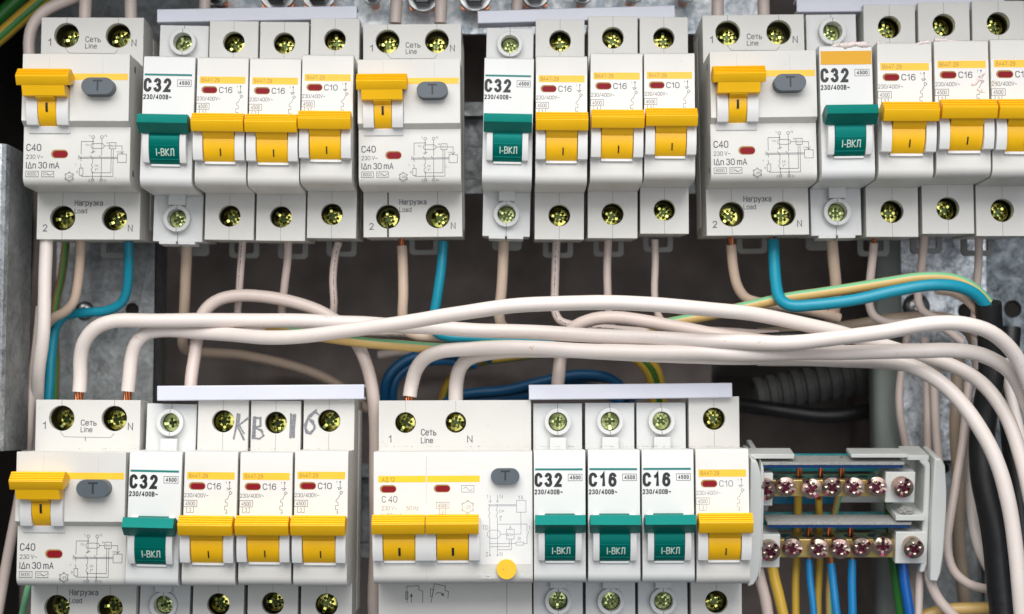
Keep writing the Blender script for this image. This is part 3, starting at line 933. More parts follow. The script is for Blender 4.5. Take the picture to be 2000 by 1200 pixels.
# ---- housings
def housing_mcb():
    mb = MB()
    hw = 8.85
    add_body(mb, hw, 20.0, [circle(0, 32.3, 3.85), circle(0, -30.4, 3.85)])
    mb.prism(nose_profile(21.0), -hw, hw)
    mb.box(-5.35, 5.35, -1.0, .5, -15.2, -14.1, 1)
    for s_ in (-1, 1):
        cheek(mb, min(s_ * 5.5, s_ * 8.8), max(s_ * 5.5, s_ * 8.8), 5.0, -7.0, 10.2, -14.2, 0.2, 1)
    for z0, z1 in ((36.2, 40.02), (22.5, 28.2), (-39.02, -34.3), (-26.3, -22.5)):
        mb.flat(rect(-.055, .055, z0, z1), 19.97, 2)
    return mb.mesh("housing", ["housing_plastic", "cheek_plastic", "seam_dark", "seam_light"], OFF)


def housing_green():
    mb = MB()
    hw = 8.75
    a, b = body_outlines(hw - .12, 38.4, -38.5)
    mb.loft(a, b, 22.5, 50, 0, (1, 1), holes=[circle(0, 31.9, 3.3), circle(0, -30.6, 3.3)], hole_depth=2.2)
    for s_ in (-1, 1):
        for yy in (36.0, 39.0, 42.0):
            x = s_ * (hw - .2)
            mb.box(min(x, x + s_ * .3), max(x, x + s_ * .3), yy, yy + 1.4, -33, 35)
    mb.prism(nose_profile(23.5), -hw, hw)
    for z in (31.9, -30.6):
        mb.ring(0, z, 4.7, 3.3, 19.6, 22.6)
    mb.box(-2.9, 2.9, 18.8, 22.6, 22.3, 26.4)
    mb.box(-2.9, 2.9, 18.8, 22.6, -26.0, -22.3)
    mb.box(-6.3, -.35, 21.6, 30, -39.5, -38.2)
    mb.box(.35, 6.3, 21.6, 30, -39.5, -38.2)
    mb.box(-5.0, 5.0, -.8, .5, -15.6, -14.5, 1)
    for s_ in (-1, 1):
        cheek(mb, min(s_ * 5.15, s_ * 7.3), max(s_ * 5.15, s_ * 7.3), 5.4, -6.5, 10.0, -14.6, 0.2, 1)
    for z0, z1, y in ((35.2, 36.6, 19.57), (36.6, 38.4, 22.47), (27.25, 28.6, 19.57), (-35.3, -33.9, 19.57), (-38.5, -35.3, 22.47), (-27.3, -26.0, 19.57)):
        mb.flat(rect(-.09, .09, z0, z1), y, 2)
    return mb.mesh("housing", ["cool_plastic", "cheek_plastic", "seam_dark"], OFF)


def housing_rcbo():
    mb = MB()
    hw = 18.2
    add_body(mb, hw, 20.0, [circle(-9.1, 33.6, 4.4), circle(9.1, 33.6, 4.4), circle(-9.1, -31.4, 4.4), circle(9.1, -31.4, 4.4)])
    mb.prism(nose_profile(21.0, y=3.0), -hw, hw)
    U = [(-hw, 22.4), (hw, 22.4), (hw, -.7), (-2, -.7), (-2, 13.2), (-16.3, 13.2), (-16.3, -.7), (-hw, -.7)]
    V = [(-hw, 22.4), (hw, 22.4), (hw, -2.4), (-2, -2.4), (-2, 13.2), (-16.3, 13.2), (-16.3, -2.4), (-hw, -2.4)]
    mb.loft(U, V, 0.0, 3.2, 0, (1, 0))
    mb.prism([(3.0, -2.2), (1.8, -2.2), (2.6, -4.6), (3.0, -4.6)], -16.2, -2.2, 1)
    for x0, x1 in ((-16.25, -12.4), (-6.0, -2.05)):
        cheek(mb, x0, x1, 6.6, 4.5, 8.6, -2.2, 3.0, 1)
    for s_ in (-1, 1):                            # flat dark discs painted for the shade inside assembly holes
        for z in (18.6, -17.6):
            pts = circle(8.0, z, 1.25, 16)
            mb.add([(s_ * (hw + .012), y, zz) for y, zz in pts], [tuple(range(16))], 2)
    for x in (-9.1, 9.1):
        for z0, z1 in ((37.9, 40.02), (-39.02, -35.8), (-27.0, -22.5)):
            mb.flat(rect(x - .07, x + .07, z0, z1), 19.97, 2)
        mb.flat(rect(x - .05, x + .05, 15.7, 21.4), -.02, 3)
    return mb.mesh("housing", ["housing_plastic", "cheek_plastic", "seam_dark", "seam_light"], OFF)


def housing_wide():
    mb = MB()
    hw = 27.0
    add_body(mb, hw, 20.0, [circle(-17.5, 32.2, 3.65), circle(.3, 32.2, 3.65)])
    mb.prism(nose_profile(21.0), -hw, hw)
    for cx in (-18, 0):
        mb.box(cx - 5.35, cx + 5.35, -1.0, .5, -15.2, -14.1, 1)
    for x0, x1 in ((-26.9, -23.5), (-12.5, -5.5), (5.5, 9.2)):
        cheek(mb, x0, x1, 5.0, -7.0, 10.2, -14.2, 0.2, 1)
    mb.flat(rect(-9.06, -8.96, 3.5, 20.8), -.12, 3)
    mb.flat(rect(-9.06, -8.96, -21, -16.0), -.02, 3)
    for x in (-17.5, .3):
        mb.flat(rect(x - .04, x + .04, 35.9, 40), 19.97, 2)
    mb.flat(rect(18.0, 18.16, -39, -22.5), 19.97, 2)
    # words moulded in the plastic
    mb.text("Возврат", 9.0, 15.2, -20.5, -18.7, -.02, 0, 1)
    mb.text("Reset", 23.0, 26.3, -20.5, -18.9, -.02, 0, 1)
    return mb.mesh("housing", ["housing_plastic", "cheek_plastic", "seam_dark", "seam_light"], OFF)


def tog_mcb(cx=0.0):
    mb = MB()
    toggle_wing(mb, cx, 8.85, -5.0, drum=(5.0, -7.2, 9.3))
    return mb.mesh("toggle", ["toggle_yellow"], OFF)


def tog_rcbo():
    mb = MB()
    toggle_wing(mb, -9.2, 8.85, 10.1, h=5.9, dy=0.8, step=7.2, stem=3.05, drum=(7.2, 5.5, 9.2))
    return mb.mesh("toggle", ["toggle_yellow"], OFF)


def tog_green():
    mb = MB()
    toggle_wing(mb, 0, 8.4, -5.2, ribs=False, h=6.1, stem=5.0, drum=(5.0, -7.2, 9.6))
    for z in (-9.1, -13.4):
        y = 5.0 - math.sqrt(9.6 ** 2 - (z + 7.2) ** 2)
        mb.box(-5.0, 5.0, y - .12, y + .6, z - .14, z + .14)
    return mb.mesh("toggle", ["toggle_green"], OFF)


def on_drum(mb, cyl, z):
    return cyl[0] - math.sqrt(cyl[2] ** 2 - (z - cyl[1]) ** 2)


def curved(mb, cyl, lift=.15):
    """wrap flat printing on the toggle's drum"""
    out = []
    for x, y, z in mb.v:
        out.append((x, on_drum(mb, cyl, z) - lift, z))
    mb.v = out
    return mb


def flatbits(mb, x0, x1, z0, z1, mi=0):
    n = 5
    for i in range(n):
        a, b = z0 + (z1 - z0) * i / n, z0 + (z1 - z0) * (i + 1) / n
        mb.add([(x0, 0, a), (x1, 0, a), (x1, 0, b), (x0, 0, b)], [(0, 1, 2, 3)], mi)
    return mb


def fit(tl, tr, bl_x, br_x, yb, roll, nominal):
    """place from the measured corners of a front: (x, y) of the two top corners, x of the two bottom ones"""
    xl, xr = (tl[0] + bl_x) / 2, (tr[0] + br_x) / 2
    yt = (tl[1] + tr[1]) / 2
    c = P((xl + xr) / 2, (yt + yb) / 2, 0)
    a, b = P(xl, (yt + yb) / 2, 0), P(xr, (yt + yb) / 2, 0)
    return c, (b.x - a.x) / nominal, roll


def root_at(name, label, cat, group, c, s, roll):
    r = thing(name, label, cat, (c.x, 52 * s, c.z), group)
    r.rotation_euler = (0, roll, 0)
    r.scale = (s, s, s)
    return r


def screw(parent, x, y, z, r, bright=False, pink=False, rot=None, name="terminal_screw"):
    o = put(name, screw_mesh(r, bright, pink), parent)
    o.location = (x * S, (y - 52) * S, z * S)
    o.rotation_euler = (random.uniform(-.05, .05), random.uniform(0, math.pi) if rot is None else rot, random.uniform(-.05, .05))
    return o


def holes(parent, xs, zs, r, y0, rs, deep=5.4, bright=False, jit=.35, cage=8.6):
    for z in zs:
        for x in xs:
            c = put("terminal_clamp", clamp_mesh(r + .25, y0, y0 + cage), parent)
            c.location = (x * S, -52 * S, z * S)
            screw(parent, x + random.uniform(-jit, jit), y0 - 2.6 + deep, z + random.uniform(-jit, jit) * .5, rs, bright)


def build_mcb(label, group, rating, c, s, roll):
    r = root_at("circuit_breaker", label, "circuit breaker", group, c, s, roll)
    put("housing", cached("hm", housing_mcb), r, .28)
    put("label_plate", cached("lm", lambda: MB().box(-8.75, 8.75, -.08, .02, -.5, 15.6).mesh("label_plate", ["label_white"], OFF)), r)
    put("colour_stripe", cached("sm", lambda: MB().flat(rect(-7.9, 7.9, 13.05, 15.5), -.11).mesh("colour_stripe", ["stripe_yellow"], OFF, 0, False)), r)
    put("printed_marking", print_mcb(rating), r)
    put("indicator_window", window_mesh(-7.1, -1.8, 9.7, 12.0, "m", -.1), r)
    t = put("toggle", cached("tm", tog_mcb), r, .16)
    put("toggle_mark", cached("tmm", lambda: curved(flatbits(MB(), -.22 + .5, .22 + .5, -12.6, -10.2), (5.0, -7.2, 9.3)).mesh("toggle_mark", ["ink_black"], OFF, 0, False)), t)
    put("rail_clip", cached("cm", lambda: add_clip(MB(), [0.4]).mesh("rail_clip", ["clip_shaded"], OFF)), r)
    holes(r, [0], [32.3, -30.4], 3.85, 22.6, 3.3)
    return r


def build_green(label, group, rating, c, s, roll, sticker=False):
    r = root_at("circuit_breaker", label, "circuit breaker", group, c, s, roll)
    put("housing", cached("hg", housing_green), r, .28)
    put("printed_marking", print_green(rating), r)
    if sticker:
        put("sticker", MB().box(-8.3, 8.5, -.12, -.02, 15.9, 20.4).mesh("sticker", ["sticker_orange"], OFF), r)
    else:
        put("colour_stripe", cached("sg", lambda: MB().flat(rect(-8.3, 7.8, 15.5, 16.2), -.05).mesh("colour_stripe", ["line_green"], OFF, 0, False)), r)
    t = put("toggle", cached("tg", tog_green), r, .14)
    put("toggle_lettering", cached("tgl", lambda: curved(MB().text("I-ВКЛ", -2.7, 3.4, -12.4, -10.0, 0), (5.0, -7.2, 9.6)).mesh("toggle_lettering", ["ink_white"], OFF, 0, False)), t)
    put("rail_clip", cached("cg", lambda: add_clip(MB(), [0.2], True).mesh("rail_clip", ["clip_shaded"], OFF)), r)
    holes(r, [0], [31.9, -30.6], 3.3, 24.7, 2.95, deep=2.0, bright=True, jit=.1, cage=5)
    return r


def build_rcbo(label, group, c, s, roll):
    r = root_at("residual_current_breaker", label, "breaker", group, c, s, roll)
    put("housing", cached("hr", housing_rcbo), r, .28)
    put("colour_stripe", cached("sr", lambda: MB().flat(rect(-17.0, 17.7, 13.4, 15.6), -.05).mesh("colour_stripe", ["stripe_yellow"], OFF, 0, False)), r)
    for me in print_rcbo():
        put("printed_marking", me, r)
    put("indicator_window", window_mesh(-8.6, -3.0, -12.9, -10.2, "r", 2.95), r)
    t = put("toggle", cached("tr", tog_rcbo), r, .16)
    put("toggle_mark", cached("trm", lambda: curved(flatbits(MB(), -9.2 - .4, -9.2 + .4, 2.1, 5.2), (7.2, 5.5, 9.2)).mesh("toggle_mark", ["ink_black"], OFF, 0, False)), t)

    def tb():
        mb = MB()
        o = stadium(2.95, 13.9, 7.6, 13.4, 12)
        mb.loft(o, o, -4.2, 1, 0)
        return mb.mesh("test_button", ["button_grey"], OFF)
    b = put("test_button", cached("tbr", tb), r, .5, 3)
    put("button_letter", cached("tbl", lambda: MB().box(6.9, 10.1, -4.26, -4.15, 12.0, 12.6).box(8.2, 8.8, -4.26, -4.15, 8.8, 12.0).mesh("button_letter", ["button_dark"], OFF)), b)
    put("rail_clip", cached("cr", lambda: add_clip(MB(), [2.4]).mesh("rail_clip", ["clip_shaded"], OFF)), r)
    holes(r, [-9.1, 9.1], [33.6, -31.4], 4.4, 22.6, 3.3, deep=5.6, jit=.9)
    return r


def build_wide(label, c, s, roll):
    r = root_at("residual_current_breaker", label, "breaker", None, c, s, roll)
    put("housing", housing_wide(), r, .28)
    put("label_plate", MB().box(-26.5, 26.5, -.08, .02, -15.8, 15.8).mesh("label_plate", ["label_white"], OFF), r)
    mb = MB()
    mb.flat(rect(-25.4, -9.2, 12.0, 14.2), -.11)
    mb.flat(rect(-8.8, 9.1, 12.0, 14.2), -.11)
    put("colour_stripe", mb.mesh("colour_stripe", ["stripe_bright"], OFF, 0, False), r)
    for me in print_wide():
        put("printed_marking", me, r)
    put("indicator_window", window_mesh(-24.7, -19.3, 8.6, 11.0, "w1", -.1), r)
    put("indicator_window", window_mesh(-6.4, -1.0, 8.7, 11.1, "w2", -.1), r)
    for cx in (-18, 0):
        t = put("toggle", tog_mcb(cx), r, .16)
        put("toggle_mark", curved(flatbits(MB(), cx - .4 + .1, cx + .4 + .1, -12.6, -9.8), (5.0, -7.2, 9.3)).mesh("toggle_mark", ["ink_black"], OFF, 0, False), t)
    o = stadium(12.9, 22.6, 11.3, 16.7, 12)
    b = put("test_button", MB().loft(o, o, -2.6, 1, 0).mesh("test_button", ["button_grey"], OFF), r, .5, 3)
    put("button_letter", MB().box(16.2, 19.4, -2.66, -2.55, 15.4, 16.0).box(17.5, 18.1, -2.66, -2.55, 12.6, 15.4).mesh("button_letter", ["button_dark"], OFF), b)
    b = put("reset_button", MB().cyl(18.1, -17.3, 3.35, -1.6, 1, 40).mesh("reset_button", ["button_yellow"], OFF), r, .25, 3)
    put("button_letter", MB().text("R", 16.9, 19.4, -18.8, -15.9, -1.64).mesh("button_letter", ["stripe_yellow"], OFF, 0, False), b)
    put("rail_clip", add_clip(MB(), [-9, 9]).mesh("rail_clip", ["clip_shaded"], OFF), r)
    holes(r, [-17.5, .3], [32.2], 3.65, 22.6, 3.2, deep=4.2)
    return r


# ------------------------------------------------------------------ the two rows of devices
UP, LO = "devices of the upper row", "devices of the lower row"
N1, N2 = 17.92, 36.7          # nominal widths at scale 1
A = {}


def row(kind, key, label, group, rating, tl, tr, blx, brx, yb, roll, **k):
    nom = {"m": N1, "g": N1, "r": N2, "w": 54.1}[kind]
    c, s, roll = fit(tl, tr, blx, brx, yb, roll, nom)
    if kind == "m":
        A[key] = build_mcb(label, group, rating, c, s, roll)
    elif kind == "g":
        A[key] = build_green(label, group, rating, c, s, roll, **k)
    elif kind == "r":
        A[key] = build_rcbo(label, group, c, s, roll)
    else:
        A[key] = build_wide(label, c, s, roll)
    return A[key]


GR, GM, GG = "double width breakers with a grey test button", "white breakers with a yellow toggle", "white breakers with a green toggle"
row("r", "r1", "double-width breaker with grey T button at the left end of the upper row", GR, "", (42, 101), (253, 105), 40, 251, 362, .003)
row("g", "g1", "green-toggle C32 breaker right beside the leftmost double-width breaker of the upper row", GG, "C32", (280, 108), (382, 112), 271, 376, 364, .019)
row("m", "m1", "yellow-toggle C16 breaker touching the leftmost green-toggle breaker of the upper row", GM, "C16", (384, 108), (485, 111), 380, 482, 364, .012)
row("m", "m2", "yellow-toggle C16 breaker between a C16 and a C10, left third of the upper row", GM, "C16", (487, 111), (588, 113), 483, 585, 365, .010)
row("m", "m3", "yellow-toggle C10 breaker left of the double-width breaker in the upper row's middle", GM, "C10", (590, 105), (691, 106), 585, 688, 359, .010)
row("r", "r2", "double-width breaker with grey T button in the upper row's middle", GR, "", (697, 112), (898, 110), 699, 902, 364, -.008)
row("g", "g2", "green-toggle C32 breaker just right of the open gap in the upper row", GG, "C32", (946, 106), (1045, 108), 939, 1039, 364, .020)
row("m", "m4", "yellow-toggle C16 breaker touching the green-toggle breaker in mid upper row", GM, "C16", (1047, 108), (1148, 107), 1044, 1147, 362, .006)
row("m", "m5", "yellow-toggle C16 breaker with a scratched stripe between a C16 and a C10", GM, "C16", (1154, 103), (1256, 103), 1151, 1255, 357, .006)
row("m", "m6", "yellow-toggle C10 breaker at the edge of the dark gap, right of middle, upper row", GM, "C10", (1258, 100), (1358, 99), 1257, 1358, 354, .003)
row("r", "r3", "double-width breaker with grey T button touching the orange-stickered breaker", GR, "", (1388, 98), (1597, 92), 1388, 1598, 356, -.012)
row("g", "g3", "green-toggle C32 breaker with an orange sticker across its top", GG, "C32", (1600, 90), (1706, 86), 1603, 1709, 350, -.012, sticker=True)
row("m", "m7", "yellow-toggle C16 breaker touching the orange-stickered breaker, pink sealant on its corner", GM, "C16", (1715, 86), (1823, 85), 1713, 1821, 346, .002)
row("m", "m8", "yellow-toggle C16 breaker with pink sealant smeared beside its circuit symbol", GM, "C16", (1827, 80), (1934, 79), 1825, 1933, 342, -.003)
row("m", "m9", "yellow-toggle breaker cut off by the photo's right edge, end of the upper row", GM, "C10", (1937, 80), (2046, 79), 1935, 2045, 342, 0)

row("r", "r4", "double-width breaker with grey T button at the left end of the lower row", GR, "", (33, 885), (248, 884), 24, 240, 1146, .006)
row("g", "g4", "green-toggle C32 breaker beside the double-width breaker in the lower left corner", GG, "C32", (254, 881), (359, 882), 241, 347, 1147, .022)
row("m", "m10", "yellow-toggle C16 breaker with a pencilled K on its upper terminal", GM, "C16", (362, 881), (467, 881), 352, 458, 1147, .014)
row("m", "m11", "yellow-toggle C16 breaker with a pencilled B and 1 on its upper terminal", GM, "C16", (469, 881), (573, 881), 464, 568, 1147, .007)
row("m", "m12", "yellow-toggle C10 breaker with a pencilled 6 on its upper terminal", GM, "C10", (576, 881), (683, 880), 571, 676, 1147, .006)
row("w", "w1", "triple-width breaker with twin yellow toggles, grey T button and round yellow R button", None, "", (730, 880), (1040, 876), 728, 1041, 1145, -.004)
row("g", "g5", "green-toggle C32 breaker touching the triple-width breaker in the lower row", GG, "C32", (1041, 876), (1144, 876), 1042, 1146, 1142, -.001)
row("g", "g6", "green-toggle C16 breaker between a green C32 and another green C16, lower row", GG, "C16", (1147, 876), (1250, 876), 1148, 1253, 1142, 0)
row("g", "g7", "green-toggle C16 breaker touching the last yellow-toggle breaker of the lower row", GG, "C16", (1252, 875), (1355, 875), 1254, 1359, 1142, -.003)
row("m", "m13", "yellow-toggle C10 breaker with faded printing at the right end of the lower row", GM, "C10", (1357, 875), (1462, 876), 1361, 1467, 1142, -.004)
A["m13"].children[3].material_slots  # its printing is faded
for ch in A["m13"].children:
    if ch.name.startswith("printed_marking"):
        me = ch.data.copy()
        me.materials[0] = M["ink_faint"]
        ch.data = me
        tag(ch, "faded grey printing")

# marks on single devices: pencilled letters, sealant smears, a split painted on a terminal
def add_mark(root, name, mb, mats, label=None, smooth=0):
    o = put(name, mb.mesh(name, mats, OFF, smooth, False), root)
    if label:
        tag(o, label)
    return o


def scrawl(strokes, root, label):
    rnd = random.Random(len(strokes) * 7 + 3)
    mb = MB()
    for st in strokes:
        for k in range(5):
            mb.line([(x + rnd.uniform(-.22, .22), z + rnd.uniform(-.22, .22)) for x, z in st], 19.93 - .01 * k, .30 + .28 * rnd.random())
    add_mark(root, "pencil_marking", mb, ["pencil"], label)


ox = lambda px, c: (px - c) / 5.55
oz = lambda py: 38.6 - (py - 788) / 5.55
Q = lambda pts, c: [(ox(x, c), oz(y)) for x, y in pts]
scrawl([Q([(468, 808), (466, 830), (461, 856)], 440), Q([(471, 810), (469, 832)], 440), Q([(489, 815), (468, 832)], 440), Q([(468, 832), (474, 842), (481, 857)], 440), Q([(472, 832), (481, 846)], 440)], A["m10"], "pencilled letter K")
scrawl([Q([(499, 813), (497, 852)], 541.5), Q([(502, 813), (501, 852)], 541.5), Q([(499, 814), (512, 814), (512, 830), (500, 833)], 541.5), Q([(500, 833), (514, 838), (518, 848), (510, 854), (496, 853)], 541.5),
        Q([(511, 816), (511, 829)], 541.5), Q([(502, 832), (516, 842)], 541.5), Q([(571, 806), (570, 852)], 541.5), Q([(579, 807), (577, 851)], 541.5), Q([(575, 808), (573, 850)], 541.5)], A["m11"], "pencilled letter B and figure 1")
scrawl([Q([(619, 803), (606, 815), (598, 832), (601, 846), (610, 848), (618, 838), (614, 824), (606, 820)], 644), Q([(617, 806), (603, 820), (599, 838), (606, 847), (615, 842), (617, 832), (609, 822)], 644), Q([(617, 804), (624, 812)], 644)], A["m12"], "pencilled figure 6")

mb = MB()
mb.flat([(-9.35, -22.6), (-8.85, -22.6), (-8.75, -27.1), (-9.25, -27.1)], 19.96)  # black strips painted for the dark inside the split
mb.flat(rect(-9.45, -8.75, -39.0, -35.6), 19.96)
add_mark(A["r2"], "painted_split", mb, ["ink_black"], "dark strip painted as the split in the lower left terminal")


def smear(root, blobs, label):
    """dried sealant: a lumpy bead following (x, y, z, radius) points on the front"""
    rnd = random.Random(5)
    mb = MB()
    pts, rad = [], []
    for (x, y, z, r), (x2, y2, z2, r2) in zip(blobs, blobs[1:]):
        for i in range(6):
            t = i / 6
            pts.append((x + (x2 - x) * t + rnd.uniform(-.12, .12), y + (y2 - y) * t, z + (z2 - z) * t + rnd.uniform(-.14, .14)))
            rad.append((r + (r2 - r) * t) * rnd.uniform(.9, 1.7))
    n = len(rad)
    mb.tube(pts, 1.0, 10, 0, taper=lambda t: rad[min(n - 1, int(round(t * (n - 1))))])
    o = put("sealant_smear", mb.mesh("sealant_smear", ["sealant"], OFF, 80), root)
    tag(o, label)


smear(A["g3"], [(-4.6, .6, 22.0, .2), (-2, .3, 22.6, .7), (0, .2, 22.2, .9), (3, .3, 22.8, .7), (6, .2, 22.5, .8), (8.6, .5, 22.4, .4)], "pink sealant bead along the top edge")
smear(A["m7"], [(4.0, .6, 21.6, .25), (5.5, .4, 22.2, .6), (8.2, .4, 22.6, .5)], "pink sealant on the top corner")
smear(A["m7"], [(-8.7, .5, 22.0, .4), (-7.6, .4, 22.2, .35), (-6.6, .5, 22.1, .15)], "pink sealant on the top corner")
smear(A["m8"], [(-8.6, .5, 22.4, .5), (-5, .5, 22.5, .35), (-2, .5, 21.8, .3), (1, .5, 21.6, .3), (5, .6, 22.2, .2)], "pink sealant along the top edge")
smear(A["m8"], [(3.0, .05, 7.4, .25), (4.4, .02, 8.0, .5), (5.4, .02, 9.4, .45), (6.6, .05, 9.0, .3), (6.2, .05, 10.8, .4), (7.8, .05, 11.6, .3)], "pink sealant smear on the front")
smear(A["m8"], [(5.0, .05, 6.2, .2), (6.2, .02, 5.4, .45), (7.4, .05, 5.0, .25)], "pink sealant smear on the front")
smear(A["m9"], [(-8.2, .05, 9.0, .2), (-7.6, .05, 8.0, .3), (-7.8, .05, 6.4, .2)], "pink sealant smear on the front")

# ------------------------------------------------------------------ comb busbars with white covers
def span(name, label, cat, group, pl, pr, y0, y1, hpx, m, cut=True, extra=None):
    """a bar along the row: pl, pr = its top front corners in the photo"""
    a, b = P(pl[0], pl[1], y0), P(pr[0], pr[1], y0)
    c = (a + b) / 2
    L = (b - a).length
    h = hpx / 5.75 * (D0 + y0) / D0
    r = thing(name, label, cat, (c.x, y1, c.z - h / 2), group)
    r.rotation_euler = (0, -math.atan2(b.z - a.z, b.x - a.x), 0)
    mb = MB()
    t = .9
    dpt = y1 - y0
    prof = [(0, 0.25), (0.25, 0), (dpt, 0), (dpt, t), (t, t), (t, h - t), (dpt, h - t), (dpt, h), (.25, h), (0, h - .25)]
    mb.prism([(y + y0, z - h / 2) for y, z in prof], -L / 2, L / 2)
    mb.build("cover", m, r, (0, y1, 0), .15)
    cu = MB()
    cu.box(-L / 2 + 1.2, L / 2 - 1.6, y0 + 1.8, y1 - .5, -h / 2 + 1.4, h / 2 - 1.6)
    n = max(2, int(L / 9))
    for i in range(n):
        x = -L / 2 + 4 + i * (L - 8) / (n - 1)
        cu.box(x - 1.6, x + 1.6, y0 + 6.0, y0 + 7.0, -h / 2 + .2, -h / 2 + 1.5)
    cu.build("copper_comb", "copper", r, (0, y1, 0))
    return r


CB = "white comb busbar covers"
span("busbar_cover", "white busbar cover strip above the leftmost green-toggle breaker, upper row", "busbar", CB, (307, 18), (697, 11), 24, 31, 27, "strip_white")
span("busbar_cover", "white busbar cover strip standing out past the open gap, top middle", "busbar", CB, (933, 21), (1318, 10), 24, 31, 26, "strip_white")
span("busbar_cover", "white busbar cover strip above the orange-stickered breaker", "busbar", CB, (1556, -4), (1962, -8), 24, 31, 29, "strip_white")
span("busbar_cover", "white busbar cover strip above the pencilled breakers", "busbar", CB, (307, 754), (711, 751), 16.5, 25, 29, "strip_white")
span("busbar_cover", "white busbar cover strip above the three green-toggle breakers of the lower row", "busbar", CB, (1033, 752), (1430, 748), 16.5, 25, 29, "strip_white")

# ------------------------------------------------------------------ mounting rails and steelwork behind
for key, cz, lab in (("u", 102.0, "galvanised mounting rail behind the upper row of breakers"), ("l", -33.5, "galvanised mounting rail behind the lower row of breakers")):
    mb = MB()
    y0 = 53.0
    pr = [(y0, -17.5), (y0 + 1, -17.5), (y0 + 1, -13), (y0 + 7.5, -13), (y0 + 7.5, 13), (y0 + 1, 13), (y0 + 1, 17.5), (y0, 17.5), (y0, 12), (y0 + 6.5, 12), (y0 + 6.5, -12), (y0, -12)]
    x1 = 215 if key == "u" else 96
    mb.prism([(y - y0 - 7.5, z) for y, z in pr], -168, x1)
    o = mb.build("mounting_rail", "galvanised_dull", None, bevel=.2)
    o.location = (0, (y0 + 7.5) * S, cz * S)
    tag(o, lab, "rail", "mounting rails")


def plate(name, label, cat, mat_, px0, px1, py0, py1, y, th, holes_px=(), group=None, bend=None):
    a, b = P(px0, py1, y), P(px1, py0, y)
    c = ((a.x + b.x) / 2, y + th, a.z)
    r = thing(name, label, cat, c, group)
    hs = []
    for hx, hy, hr in holes_px:
        q = P(hx, hy, y)
        hs.append(circle(q.x, q.z, hr / 5.75 * (D0 + y) / D0, 24))
    o = rect(a.x, b.x, a.z, b.z)
    MB().loft(o, o, y, y + th, 0, (1, 1), holes=hs, hole_depth=th).build("sheet", mat_, r, c, .2)
    for hx, hy, hr in holes_px:                      # black disc standing in for the shade behind the hole
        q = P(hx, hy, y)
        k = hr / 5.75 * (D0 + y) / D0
        MB().cyl(q.x, q.z, k + .6, y + th - .3, y + th + 3, 24).build("hole_shade", "dark_void", r, c)
    if bend:                                         # a folded edge running back
        x = b.x if bend > 0 else a.x
        MB().box(min(x, x + bend * .01), max(x, x - bend * 1.2), y + .1, y + 22, a.z, b.z).build("folded_edge", mat_, r, c)
    return r


def pan_screw(name, label, px, py, rpx, y, group=None):
    q = P(px, py, y)
    k = rpx / 5.75 * (D0 + y) / D0
    r = thing(name, label, "screw", (q.x, y, q.z), group)
    mb = MB()
    n = 28
    for i in range(5):
        a0, a1 = i * 18, (i + 1) * 18
        mb.loft(circle(0, 0, max(.05, k * math.sin(math.radians(90 - a1 + .1))) if i < 4 else .35 * k, n), circle(0, 0, k * math.cos(math.radians(a0)), n), -k * .55 * math.sin(math.radians(a1)), -k * .55 * math.sin(math.radians(a0)), 0, (0, 0))
    mb.cyl(0, 0, .36 * k, -k * .5, -k * .45, n)
    mb.build("screw_head", "bolt_steel", r, (0, 0, 0), smooth=50)
    MB().box(-.3 * k, .3 * k, -k * .54, -k * .4, -.09 * k, .09 * k).box(-.09 * k, .09 * k, -k * .545, -k * .4, -.3 * k, .3 * k).build("cross_slot", "bolt_dark", r)
    return r


plate("steel_bracket", "galvanised upright behind the blue wire below the leftmost breaker", "bracket", "galvanised_dull", 104, 304, 440, 800, 66, 2, [(258, 605, 13)], bend=1)
pan_screw("pan_head_screw", "pan head screw half hidden under the blue wire on the bracket", 165, 607, 19, 65.5, "screws in the steelwork")
plate("steel_bracket", "galvanised upright with black hole at right, behind the pink thin wires", "bracket", "galvanised", 1742, 1925, 440, 900, 78, 2, [(1886, 608, 15)])
pan_screw("pan_head_screw", "shiny pan head screw on the right upright beside a round black hole", 1790, 600, 27, 77.5, "screws in the steelwork")
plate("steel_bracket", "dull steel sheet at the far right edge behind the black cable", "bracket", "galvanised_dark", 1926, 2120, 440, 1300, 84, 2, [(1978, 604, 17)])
plate("steel_bracket", "dark steel sheet behind the distribution block's end plate", "bracket", "galvanised_dull", 1755, 2000, 905, 1300, 88, 2, [(1845, 915, 9)])
plate("backing_plate", "bright galvanised plate across the top behind the upper terminals", "plate", "galvanised_lit", 440, 1500, -170, 67, 62, 2, [])
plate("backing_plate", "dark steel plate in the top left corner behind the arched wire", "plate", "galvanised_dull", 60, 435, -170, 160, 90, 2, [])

# painted post right of the middle
a, b = P(1715, 1230, 74), P(1762, 430, 74)
r = thing("painted_post", "grey-green painted tube post right of the dark corrugated conduit", "post", ((a.x + b.x) / 2, 80, a.z))
mb = MB()
o = rrect(a.x, b.x, 74, 86, 3.0)
mb2 = MB()
n = len(o)
vs = [(x, y, z) for z in (a.z, b.z) for x, y in o]
mb2.add(vs, [(i, (i + 1) % n, n + (i + 1) % n, n + i) for i in range(n)] + [tuple(range(n)), tuple(range(n, 2 * n))])
mb2.build("tube", "post_paint", r, ((a.x + b.x) / 2, 80, a.z), smooth=40)

# the cabinet's folded frame at the left edge
a, b = P(-70, 882, 2), P(13, 288, 2)
r = thing("cabinet_frame", "galvanised folded frame edge standing at the left border", "frame", ((a.x + b.x) / 2, 30, a.z))
mb = MB()
xs = [(-70, 2), (4, 2), (12, 4), (14, 8)]
pl = []
x0 = a.x
zt = P(30, 288, 10).z


